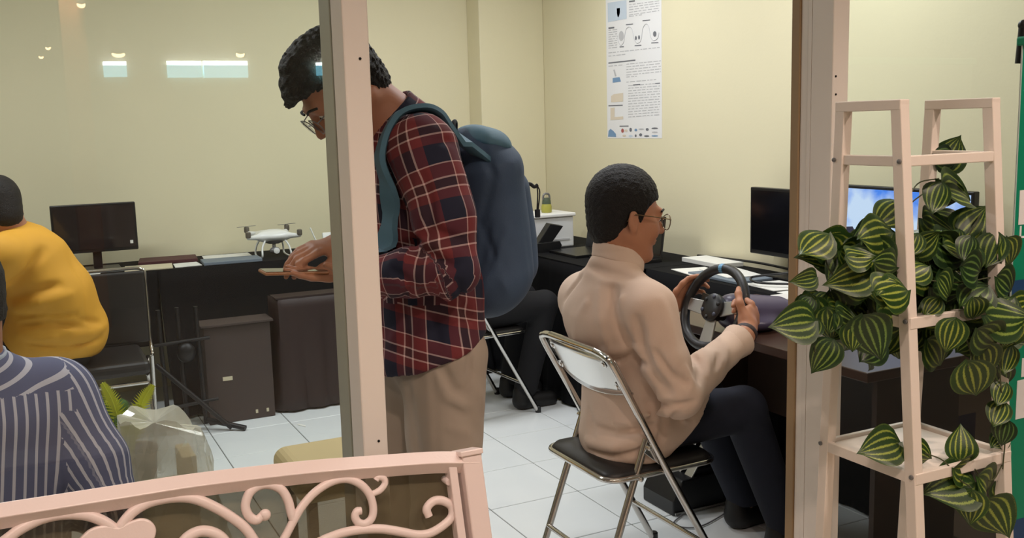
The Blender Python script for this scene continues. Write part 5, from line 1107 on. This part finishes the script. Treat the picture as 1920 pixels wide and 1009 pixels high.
# clear plastic bag with a few things inside
ba = at(320, 870, 1, 3.15); BX, BY = ba[0], 3.15
pbag = empty('plastic_bag', (BX, BY, 0.0), 'clear crumpled plastic bag near the fern', 'bag')
zt_ = at(310, 775, 1, BY)[2]; xl = at(232, 850, 1, BY)[0]; xr = at(425, 860, 1, BY)[0]
rb = random.Random(5); vs = []; fs = []; nl, nn_ = 14, 40
for i in range(nl+1):
    g = i/nl
    for j in range(nn_):
        a = 6.2832*j/nn_; rx_ = (xr-xl)/2*(1-0.20*g**2); ry_ = 0.15*(1-0.25*g**2); k = 1+0.05*math.sin(a*5+g*9)+0.04*math.sin(a*11-g*13)+rb.uniform(-.02, .02)
        x = (xl+xr)/2-0.05*g*0.8+rx_*k*math.copysign(abs(math.cos(a))**0.7, math.cos(a)); y = BY+ry_*k*math.sin(a)
        z = zt_*g*(1.0-(0.13*max(0, math.cos(a))**1.5)*g)+0.012*math.sin(a*7)*g
        vs.append((x, y, max(0.004, z)))
for i in range(nl):
    for j in range(nn_): fs.append((i*nn_+j, i*nn_+(j+1) % nn_, (i+1)*nn_+(j+1) % nn_, (i+1)*nn_+j))
vs.append(((xl+xr)/2-0.06, BY, zt_*0.96)); c_ = len(vs)-1
for j in range(nn_): fs.append((nl*nn_+j, nl*nn_+(j+1) % nn_, c_))
MB().add(vs, fs).build('film', M['plastic_bag'], pbag, smooth=False)
MB().box((xl+0.05, BY-0.08, 0.02), (xl+0.20, BY+0.08, zt_*0.62)).build('carton_inside', M['cream'], pbag, bevel=0.006)
MB().box((xl+0.16, BY-0.06, 0.02), (xr-0.10, BY+0.09, zt_*0.78)).build('carton_inside', mat('tan_carton', (190, 168, 128), 0.8), pbag, bevel=0.006)
# beige padded stool
sx = at(640, 835, 1, 2.95)[0]
sto = empty('padded_stool', (sx+0.03, 3.1, 0), 'beige round-cornered stool behind the left post', 'stool')
szt = at(620, 852, 1, 3.1)[2]; sl = at(545, 850, 1, 3.0)[0]
MB().box((sl, 2.92, szt-0.10), (sl+0.40, 3.30, szt)).build('seat', mat('beige_vinyl', (186, 166, 122), 0.6, var=0.04), sto, bevel=0.045, seg=5)
for x in (sl+0.05, sl+0.35):
    for y in (2.97, 3.25): MB().bar((x, y, 0), (x, y, szt-0.1), 0.03, 0.03, up=(0, 1, 0)).build('leg', M['steel'], sto)
bw = slab('paper_scrap', [(lambda p: (p[0], p[1]))(at(558, 795, 2, 0.001)), tuple(at(573, 798, 2, 0.001)[:2]), tuple(at(573, 801, 2, 0.001)[:2]), tuple(at(558, 797, 2, 0.001)[:2])], 0.001, 0.002, M['paper'], 'tiny white scrap on the floor by the left post', 'scrap')

# ------------------------------------------------------------------ things on the corner table
wb = empty('white_box', (2.71, 5.05, ZS), 'white lidded box holding the bottle in the corner', 'box')
a = at(1012, 410, 1, 4.85); b_ = at(1012, 470, 1, 4.85)
MB().box((2.57, 4.93, ZS), (2.86, 5.18, 0.925)).build('body', mat('white_plastic', (218, 220, 222), 0.4), wb, bevel=0.008)
MB().box((2.56, 4.92, 0.925), (2.87, 5.19, 0.945)).build('lid', mat('white_lid', (232, 232, 230), 0.4), wb, bevel=0.005)
MB().box((2.60, 4.927, 0.79), (2.83, 4.931, 0.80)).build('seam', M['print_grey'], wb)
bc = at(1025, 400, 1, 5.03)
bo = empty('drink_bottle', (bc[0], 5.03, 0.945), 'green sports bottle with looped cap on the white box', 'bottle')
bz = 0.946
MB().lathe((bc[0], 5.03, bz), [(0.028, 0), (0.031, 0.006), (0.031, 0.035), (0.026, 0.05)], 18).build('body', mat('lime_plastic', (164, 160, 70), 0.4), bo, smooth=True)
MB().lathe((bc[0], 5.03, bz+0.05), [(0.027, 0), (0.025, 0.02), (0.021, 0.035)], 18).build('shoulder', mat('olive_plastic', (72, 84, 66), 0.4), bo, smooth=True)
MB().tube(bez([(bc[0]-0.022, 5.03, bz+0.075), (bc[0]-0.018, 5.03, bz+0.102), (bc[0], 5.03, bz+0.110), (bc[0]+0.018, 5.03, bz+0.102), (bc[0]+0.022, 5.03, bz+0.075)], 4), 0.006, 8).build('cap_loop', M['camera_grey'], bo, smooth=True)
def laptop(name, c, yaw, ang, label, w=0.33, d=0.22, lit=False):
    o = empty(name, (c[0], c[1], ZS), label, 'laptop'); Rz = Matrix.Rotation(yaw, 3, 'Z'); P = lambda x, y, z: tuple(Vector((c[0], c[1], ZS))+Rz@Vector((x, y, z)))
    MB().hexa([P(-w/2, 0, 0), P(w/2, 0, 0), P(w/2, d, 0), P(-w/2, d, 0), P(-w/2, 0, 0.014), P(w/2, 0, 0.014), P(w/2, d, 0.018), P(-w/2, d, 0.018)]).build('base', M['bezel'], o, bevel=0.002)
    s, k = math.sin(ang), math.cos(ang); T = lambda x, l, t: P(x, d-k*l+s*t*-1, 0.018+s*l-k*t)
    scr = MB().hexa([T(-w/2, 0, 0.006), T(w/2, 0, 0.006), T(w/2, d, 0.006), T(-w/2, d, 0.006), T(-w/2, 0, 0), T(w/2, 0, 0), T(w/2, d, 0), T(-w/2, d, 0)]).build('lid', M['bezel'], o, bevel=0.001)
    MB().hexa([T(-w/2+.01, .012, 0.0075), T(w/2-.01, .012, 0.0075), T(w/2-.01, d-.01, 0.0075), T(-w/2+.01, d-.01, 0.0075), T(-w/2+.01, .012, 0.006), T(w/2-.01, .012, 0.006), T(w/2-.01, d-.01, 0.006), T(-w/2+.01, d-.01, 0.006)]).build('screen', mat('lit_white_screen', (200, 205, 220), 0.4, emit=(220, 225, 245), estr=0.9) if False else M['screen_off'], scr)
    if lit: MB().hexa([T(-w/2+.012, .05, 0.0085), T(-w/2+.06, .05, 0.0085), T(-w/2+.06, d-.09, 0.0085), T(-w/2+.012, d-.09, 0.0085), T(-w/2+.012, .05, 0.0076), T(-w/2+.06, .05, 0.0076), T(-w/2+.06, d-.09, 0.0076), T(-w/2+.012, d-.09, 0.0076)]).build('lit_window', mat('lit_white_screen', (200, 205, 220), 0.4, emit=(220, 225, 245), estr=0.8), scr)
    return o
laptop('laptop', (2.60, 4.61, 0), math.radians(-90), math.radians(100), 'open black laptop on the corner table left of the seated head', 0.30, 0.24)
laptop('laptop', (2.66, 4.24, 0), math.radians(-86), math.radians(98), 'open laptop with a small lit window just beyond the seated face', 0.34, 0.21, True)
tbt = empty('tablet_stand', (2.56, 4.80, ZS), 'black tablet tilted on a folding stand at the table corner', 'tablet')
p0_, p1_, p2_, p3_ = [at(u, v, 1, 4.80) for u, v in ((998, 474), (1022, 474), (1058, 424), (1032, 420))]
MB().prism([p0_, p1_, p2_+V(-.005, 0, 0), p3_], (0, 0.05, 0.004)).build('tablet', M['bezel'], tbt, bevel=0.003)
MB().prism([at(u, v, 1, 4.78) for u, v in ((1003, 458), (1050, 452), (1054, 460), (1046, 476), (1008, 476))], (0, 0.04, 0)).build('stand', M['black'], tbt, bevel=0.002)

# ------------------------------------------------------------------ papers, books and cables on the side table
slab('paper_stack', [(2.96, 3.74), (3.10, 3.72), (3.11, 4.02), (2.97, 4.04)], ZS, 0.022, M['paper'], 'thick white paper stack right of the laptop beyond the seated face', 'papers')
slab('book', [(2.73, 3.32), (2.93, 3.32), (2.94, 3.66), (2.74, 3.68)], ZS, 0.012, M['bookgrey'], 'grey book beneath the paper sheets beside the wheel', 'book')
for i, (pts, z, lab) in enumerate((([(2.76, 3.42), (2.93, 3.38), (2.99, 3.66), (2.82, 3.70)], ZS+0.013, 'white sheet topmost on the grey book'), ([(2.72, 3.62), (2.88, 3.58), (2.93, 3.80), (2.76, 3.84)], ZS+0.001, 'white sheet left of the grey book on the side table'),
        ([(2.71, 2.86), (2.91, 2.84), (2.93, 3.05), (2.73, 3.07)], ZS+0.001, 'white sheet at the table edge nearest the post'), ([(2.74, 3.10), (2.93, 3.06), (2.94, 3.29), (2.76, 3.31)], ZS+0.001, 'white sheet below the black monitor under the cable'))):
    slab('paper_sheet', pts, z, 0.003, M['paper'], lab, 'paper', 'papers on the side table')
cv = MB().tube(bez([(3.02, 3.16, ZS+0.06), (2.90, 3.20, ZS+0.05), (2.80, 3.30, ZS+0.03), (2.76, 3.22, ZS+0.02), (2.86, 3.10, ZS+0.02), (2.95, 3.02, ZS+0.02)], 6), 0.005, 8).build('power_cable', M['black'], None, loc=(2.86, 3.1, ZS), smooth=True); tag(cv, 'black cable looping over the papers below the off monitor', 'cable')
cv = MB().tube(bez([(3.115, 4.10, ZS+0.012), (3.10, 3.6, ZS+0.03), (3.11, 3.2, ZS+0.012), (3.10, 2.9, ZS+0.01)], 6), 0.006, 8).build('power_cable', M['black'], None, loc=(3.1, 3.5, ZS), smooth=True); tag(cv, 'black cable running along the foot of the right wall', 'cable')
wbx = at(1469, 567, 0, 2.60); wc = MB().box((2.57, wbx[1]-0.05, ZT+0.001), (2.64, wbx[1]+0.045, ZT+0.032)).build('adapter', mat('white_adapter', (226, 224, 220), 0.4), None, loc=(2.6, wbx[1], ZT), bevel=0.004); tag(wc, 'small white adapter on the desk beside the right post', 'adapter')

fl = MB().tube(bez([(2.10, 2.86, 0.006), (2.02, 2.80, 0.005), (2.08, 2.74, 0.005), (2.22, 2.78, 0.005), (2.34, 2.84, 0.005), (2.44, 2.80, 0.005), (2.40, 2.70, 0.005), (2.30, 2.66, 0.005)], 7), 0.0028, 6).build('floor_cable', mat('grey_cable', (120, 120, 122), 0.6), None, loc=(2.2, 2.8, 0), smooth=True); tag(fl, 'thin grey cable curling on the tiles before the pedal box', 'cable')

# ------------------------------------------------------------------ white ladder stand with trailing artificial vines
X0, X1, YBk, YF = 1.644, 1.922, 1.665, 1.445
sh_ = empty('plant_stand', ((X0+X1)/2, 1.55, 0), 'white wooden ladder plant stand before the right pane', 'plant stand')
def legp(x, front, z):
    if front: return np.array((x, 1.487-(1.487-1.405)*(1.485-z)/0.95, z))
    return np.array((x, 1.640+(1.675-1.640)*(1.485-z)/0.95, z))
LW = 0.027
for x in (X0, X1):
    for fr in (True, False): MB().bar(legp(x, fr, 0.0), legp(x, fr, 1.485), LW*0.95, LW, up=(0, 1, 0)).build('leg', M['whitewood'], sh_, bevel=0.002)
    MB().bar(legp(x, True, 1.478)+(0, -LW/2, 0), legp(x, False, 1.478)+(0, LW/2, 0), LW, 0.022, up=(0, 0, 1)).build('top_bar', M['whitewood'], sh_, bevel=0.002)
    MB().bar(legp(x, True, 1.362), legp(x, False, 1.362), 0.016, 0.022).build('side_rail', M['whitewood'], sh_, bevel=0.002)
MB().bar(legp(X0, True, 1.362)+(0, -0.004, 0), legp(X1, True, 1.362)+(0, -0.004, 0), 0.016, 0.022).build('front_rail', M['whitewood'], sh_, bevel=0.002)
for z in (0.37, 0.70, 1.03):
    f0, b0 = legp(X0, True, z)[1], legp(X0, False, z)[1]
    tr_ = MB().box((X0+0.008, f0-0.002, z-0.012), (X1-0.008, b0+0.002, z)).build('tray', M['whitewood'], sh_, bevel=0.001)
    MB().box((X0-0.010, f0-0.016, z-0.016), (X1+0.010, f0-0.002, z+0.008)).build('tray_lip', M['whitewood'], tr_, bevel=0.0015)
    MB().box((X0-0.012, f0-0.014, z-0.016), (X0+0.002, b0+0.010, z+0.008)).build('tray_lip', M['whitewood'], tr_, bevel=0.0015)
    MB().box((X1-0.002, f0-0.014, z-0.016), (X1+0.012, b0+0.010, z+0.008)).build('tray_lip', M['whitewood'], tr_, bevel=0.0015)
    MB().box((X0-0.010, b0+0.0, z-0.016), (X1+0.010, b0+0.012, z+0.008)).build('tray_lip', M['whitewood'], tr_, bevel=0.0015)
for x in (X0,):
    for z in (0.70, 1.03, 1.362):
        for fr in (True, False):
            p = legp(x, fr, z); MB().lathe((p[0]-LW/2, p[1]+(0.008 if not fr else -0.006), z), [(0.005, 0.002), (0.005, -0.003), (0.003, -0.0045)], 10, (1, 0, 0)).build('bolt', M['camera_grey'], sh_, smooth=True)

def leaf_mat():
    m = bpy.data.materials.new('striped_leaf'); m.use_nodes = True; nt = m.node_tree; b = nt.nodes['Principled BSDF']; b.inputs['Roughness'].default_value = 0.42
    uv = nt.nodes.new('ShaderNodeUVMap'); uv.uv_map = 'leaf'; sp = nt.nodes.new('ShaderNodeSeparateXYZ'); nt.links.new(uv.outputs[0], sp.inputs[0])
    tc = nt.nodes.new('ShaderNodeTexCoord'); nz = nt.nodes.new('ShaderNodeTexNoise'); nz.inputs['Scale'].default_value = 60; nt.links.new(tc.outputs['Object'], nz.inputs['Vector'])
    def mth(op, a, bb, c=None):
        n = nt.nodes.new('ShaderNodeMath'); n.operation = op
        for i, q in enumerate((a, bb, c)):
            if q is None: continue
            if isinstance(q, (int, float)): n.inputs[i].default_value = q
            else: nt.links.new(q, n.inputs[i])
        return n.outputs[0]
    v = mth('ABSOLUTE', sp.outputs['Y'], None); w = mth('MULTIPLY_ADD', nz.outputs['Fac'], 0.16, v); s = mth('SINE', mth('MULTIPLY', w, 19.0), None)
    u = sp.outputs['X']; edge = mth('MULTIPLY', mth('SUBTRACT', 1.0, mth('POWER', v, 6.0)), mth('MULTIPLY', mth('MINIMUM', mth('MULTIPLY', u, 5.0), 1.0), mth('MINIMUM', mth('MULTIPLY', mth('SUBTRACT', 1.0, u), 4.0), 1.0)))
    f = mth('MULTIPLY', mth('SMOOTHSTEP', s, 0.1, 0.8) if False else mth('MAXIMUM', mth('MINIMUM', mth('MULTIPLY_ADD', s, 2.0, -0.75), 1.0), 0.0), edge)
    oi = nt.nodes.new('ShaderNodeObjectInfo')
    g1 = nt.nodes.new('ShaderNodeMix'); g1.data_type = 'RGBA'; g1.inputs[6].default_value = (*s2l((24, 48, 20)), 1); g1.inputs[7].default_value = (*s2l((40, 70, 26)), 1); nt.links.new(oi.outputs['Random'], g1.inputs[0])
    y1 = nt.nodes.new('ShaderNodeMix'); y1.data_type = 'RGBA'; y1.inputs[6].default_value = (*s2l((92, 128, 62)), 1); y1.inputs[7].default_value = (*s2l((166, 178, 72)), 1); nt.links.new(oi.outputs['Random'], y1.inputs[0])
    mx = nt.nodes.new('ShaderNodeMix'); mx.data_type = 'RGBA'; nt.links.new(f, mx.inputs[0]); nt.links.new(g1.outputs[2], mx.inputs[6]); nt.links.new(y1.outputs[2], mx.inputs[7]); nt.links.new(mx.outputs[2], b.inputs['Base Color'])
    return m
M['leaf'] = leaf_mat(); M['stem'] = mat('brown_green_stem', (72, 76, 48), 0.7)
def leaf_mesh(name, curl, cup, wob):
    nu, nv = 12, 8; vs = []; fs = []; uvs = []
    prof = [0.0, 0.36, 0.50, 0.565, 0.58, 0.57, 0.54, 0.49, 0.42, 0.325, 0.21, 0.085, 0.0]
    for i in range(nu+1):
        u = i/nu
        for j in range(nv+1):
            v = -1+2*j/nv; wv = prof[i]*0.82
            x = u-(0.09*abs(v)*max(0, 1-u*3.2) if True else 0); y = v*wv; z = -curl*u*u+cup*abs(v)**1.3*wv*1.3+wob*math.sin(u*7+v*2)*abs(v)-0.02*math.cos(v*9)*wv
            vs.append((x, y, z)); uvs.append((u, v))
    for i in range(nu):
        for j in range(nv): a = i*(nv+1)+j; fs.append((a, a+nv+1, a+nv+2, a+1))
    me = bpy.data.meshes.new(name); me.from_pydata(vs, [], fs); l = me.uv_layers.new(name='leaf')
    for p in me.polygons:
        for li in p.loop_indices: l.data[li].uv = uvs[me.loops[li].vertex_index]
    me.materials.append(M['leaf']); me.polygons.foreach_set('use_smooth', [True]*len(me.polygons)); me.update(); return me
LEAVES = [leaf_mesh('leaf', 0.28, 0.15, 0.03), leaf_mesh('leaf', 0.10, -0.22, 0.04), leaf_mesh('leaf', 0.45, 0.25, 0.03), leaf_mesh('leaf', -0.12, -0.15, 0.05)]
rl = random.Random(21)
def leaf(parent, base, direction, facing, size, kind=None):
    d = np.array(direction, float); d /= np.linalg.norm(d); n = np.array(facing, float); n -= d*(n@d); n /= np.linalg.norm(n)+1e-9; s = np.cross(n, d)
    o = bpy.data.objects.new('leaf', LEAVES[kind if kind is not None else rl.randrange(4)]); COL.objects.link(o); o.parent = parent
    b = np.array(base)-np.array(wloc(parent))
    o.matrix_local = Matrix(((d[0]*size, s[0]*size, n[0]*size, b[0]), (d[1]*size, s[1]*size, n[1]*size, b[1]), (d[2]*size, s[2]*size, n[2]*size, b[2]), (0, 0, 0, 1)))
    return o
vine = empty('artificial_vine', (1.78, 1.54, 1.03), 'bushy artificial vine with striped leaves on the middle tray', 'plant')
CAMV = np.array((-0.62, -0.78, 0.10))
def place(parent, u0, v0, u1, v1, y, y2=None, tilt=0.35, kind=None, k=1.0):
    """a leaf from its stalk end to its tip, at depth y, turned roughly to the aisle"""
    a = at(u0, v0, 1, y); b = at(u1, v1, 1, y if y2 is None else y2); d = b-a; n = CAMV+np.array((rl.uniform(-tilt, tilt), rl.uniform(-tilt, tilt), rl.uniform(-0.1, tilt*1.6)))
    return leaf(parent, a, d, n, np.linalg.norm(d)*k*1.04, kind)
HAND = [((1552, 440), (1500, 482), 1.56), ((1560, 445), (1585, 530), 1.60), ((1530, 520), (1495, 530), 1.50), ((1790, 300), (1752, 292), 1.62), ((1770, 318), (1798, 258), 1.64), ((1765, 345), (1745, 400), 1.50), ((1770, 352), (1838, 360), 1.52),
 ((1790, 375), (1760, 345), 1.56), ((1700, 400), (1670, 378), 1.60), ((1690, 380), (1645, 420), 1.58), ((1650, 430), (1605, 450), 1.57), ((1720, 440), (1705, 480), 1.47), ((1790, 450), (1820, 415), 1.55), ((1800, 440), (1845, 392), 1.53),
 ((1820, 445), (1805, 490), 1.44), ((1870, 440), (1850, 500), 1.45), ((1885, 450), (1905, 500), 1.44), ((1842, 470), (1882, 440), 1.50), ((1805, 500), (1855, 512), 1.42), ((1680, 500), (1632, 490), 1.46), ((1740, 500), (1700, 520), 1.45), ((1760, 520), (1795, 555), 1.42),
 ((1640, 545), (1690, 530), 1.40), ((1700, 545), (1640, 556), 1.40), ((1520, 560), (1500, 590), 1.50), ((1530, 600), (1515, 640), 1.48), ((1550, 580), (1560, 640), 1.49), ((1560, 640), (1530, 696), 1.47), ((1620, 595), (1648, 668), 1.42), ((1600, 610), (1598, 660), 1.44),
 ((1655, 640), (1610, 680), 1.46), ((1790, 600), (1775, 660), 1.40), ((1825, 560), (1835, 605), 1.38), ((1850, 590), (1920, 600), 1.38), ((1900, 560), (1870, 600), 1.40), ((1930, 570), (1885, 590), 1.40), ((1835, 618), (1880, 655), 1.37), ((1905, 600), (1890, 655), 1.38),
 ((1940, 610), (1900, 640), 1.38), ((1815, 680), (1838, 752), 1.38), ((1840, 650), (1860, 710), 1.40), ((1870, 520), (1912, 548), 1.42), ((1760, 560), (1735, 590), 1.44), ((1720, 600), (1725, 660), 1.55), ((1690, 470), (1660, 540), 1.52), ((1580, 500), (1610, 560), 1.54), ((1575, 470), (1625, 500), 1.56),
 ((1600, 480), (1560, 540), 1.55), ((1640, 470), (1690, 440), 1.56), ((1740, 450), (1790, 500), 1.50), ((1730, 410), (1780, 440), 1.55), ((1850, 540), (1800, 580), 1.42), ((1740, 640), (1780, 690), 1.50), ((1530, 470), (1580, 450), 1.60), ((1510, 570), (1545, 620), 1.52)]
for (a, b, y) in HAND: place(vine, *a, *b, y)
for i in range(215):
    u = rl.gauss(1725, 118); v = rl.gauss(520, 62) if u > 1600 else rl.gauss(540, 40)
    if u < 1505 or u > 1915 or v < 430 or v > 650 or (u < 1560 and v < 470): continue
    L = rl.uniform(44, 74); a = rl.uniform(0, 6.283); place(vine, u, v, u+L*math.cos(a), v+L*abs(math.sin(a))*0.9, rl.uniform(1.47, 1.63), None, 0.6)
for i in range(44):      # shadowed inner and far leaves that give the bush its depth
    leaf(vine, (rl.uniform(1.60, 1.96), rl.uniform(1.50, 1.64), rl.uniform(1.05, 1.20)), (rl.uniform(-1, 1), rl.uniform(-1, 1), rl.uniform(-0.8, 0.4)), (rl.uniform(-1, 1), rl.uniform(-1, 1), 0.6), rl.uniform(0.06, 0.09))
def stemline(parent, pts, r=0.0016): MB().tube(bez([at(u, v, 1, y) for u, v, y in pts], 6), r, 6).build('stem', M['stem'], parent, smooth=True)
for P in ([(1760, 335, 1.62), (1720, 345, 1.60), (1700, 390, 1.56), (1695, 460, 1.54)], [(1735, 360, 1.58), (1705, 385, 1.55), (1692, 420, 1.53)], [(1545, 460, 1.56), (1552, 500, 1.55), (1580, 540, 1.54)], [(1700, 520, 1.46), (1790, 530, 1.45), (1860, 520, 1.46)], [(1525, 610, 1.49), (1528, 660, 1.48)], [(1880, 600, 1.40), (1875, 700, 1.40), (1885, 800, 1.40), (1880, 880, 1.40)],
          [(1745, 450, 1.5), (1800, 460, 1.5), (1840, 400, 1.52)], [(1800, 610, 1.40), (1820, 660, 1.39), (1815, 690, 1.38)]): stemline(vine, P)
for (a, b, y) in [((1885, 720), (1868, 760), 1.40), ((1880, 755), (1862, 800), 1.40), ((1888, 790), (1875, 835), 1.39), ((1895, 650), (1880, 700), 1.40), ((1870, 690), (1890, 730), 1.42), ((1885, 815), (1860, 838), 1.42)]: place(vine, *a, *b, y)
vine2 = empty('artificial_vine', (1.80, 1.47, 0.70), 'sparse artificial vine trailing off the lower tray', 'plant')
for (a, b, y) in [((1685, 830), (1625, 845), 1.46), ((1715, 845), (1750, 862), 1.42), ((1800, 862), (1806, 803), 1.42), ((1790, 878), (1835, 885), 1.40), ((1835, 895), (1880, 930), 1.39), ((1825, 905), (1752, 918), 1.40), ((1822, 922), (1818, 985), 1.38), ((1845, 940), (1885, 998), 1.38), ((1870, 905), (1895, 935), 1.42)]: place(vine2, *a, *b, y, None, 0.3)
for P in ([(1735, 850, 1.42), (1770, 865, 1.41), (1800, 900, 1.40), (1818, 912, 1.39), (1822, 925, 1.38)], [(1828, 880, 1.40), (1840, 895, 1.40), (1862, 900, 1.40), (1880, 870, 1.41)], [(1800, 862, 1.42), (1795, 875, 1.41), (1800, 900, 1.40)]): stemline(vine2, P)

# ------------------------------------------------------------------ roll-up banner at the right edge
M['banner'] = mat('green_banner', (0, 134, 100), 0.5, var=0.05, scale=2); M['banner_blue'] = mat('blue_banner_band', (28, 66, 110), 0.5); M['banner_white'] = mat('white_print', (236, 236, 236), 0.6)
BYP = 1.50
def bp(u, v): return at(u, v, 1, BYP)
tl, bl = bp(1905, 75), bp(1887, 1009); bxl = (tl[0]+bl[0])/2; ztop = tl[2]
bn = empty('rollup_banner', (bxl+0.32, BYP, 0), 'green roll-up banner with white print at the right edge', 'banner')
MB().box((bxl, BYP, 0.06), (bxl+0.64, BYP+0.0015, ztop)).build('sheet', M['banner'], bn); MB().box((bxl+0.001, BYP+0.0016, 0.06), (bxl+0.64, BYP+0.0024, ztop)).build('added_backing', mat('grey_banner_back', (96, 92, 88), 0.9), bn)  # unseen grey back layer added so the pane mirrors no green
MB().box((bxl-0.006, BYP-0.01, ztop-0.012), (bxl+0.646, BYP+0.014, ztop+0.008)).build('top_bar', M['banner'], bn, bevel=0.004)
MB().tube([(bxl+0.018, BYP+0.02, ztop-0.05), (bxl+0.02, BYP+0.016, ztop+0.035)], 0.010, 10).ball((bxl+0.02, BYP+0.016, ztop+0.035), 0.012).build('pole_clip', M['black'], bn, smooth=True)
MB().box((bxl-0.01, BYP-0.05, 0), (bxl+0.66, BYP+0.06, 0.06)).build('base', M['black'], bn, bevel=0.006)
MB().box((bxl-0.0032, BYP-0.0005, 0.06), (bxl+0.0, BYP+0.002, ztop)).build('edge_strip', mat('pale_banner_edge', (176, 190, 186), 0.5), bn)
def bprint(name, m, u0, v0, u1, v1):
    a, b = bp(u0, v0), bp(u1, v1); MB().box((max(a[0], bxl+0.001), BYP-0.0009, b[2]), (b[0], BYP-0.0002, a[2])).build(name, m, bn)
bprint('blue_band', M['banner_blue'], 1896, 527, 2200, 553); bprint('blue_band', M['banner_blue'], 1888, 980, 2200, 1060)
bprint('white_block', M['banner_white'], 1912, 357, 2100, 402); bprint('letter_l', M['banner_white'], 1912, 424, 1914, 446); bprint('letter_l', M['banner_white'], 1912, 443, 1921, 446)
bprint('white_block', M['banner_white'], 1907, 714, 2100, 741); bprint('white_mark', M['banner_white'], 1916, 672, 1921, 706)
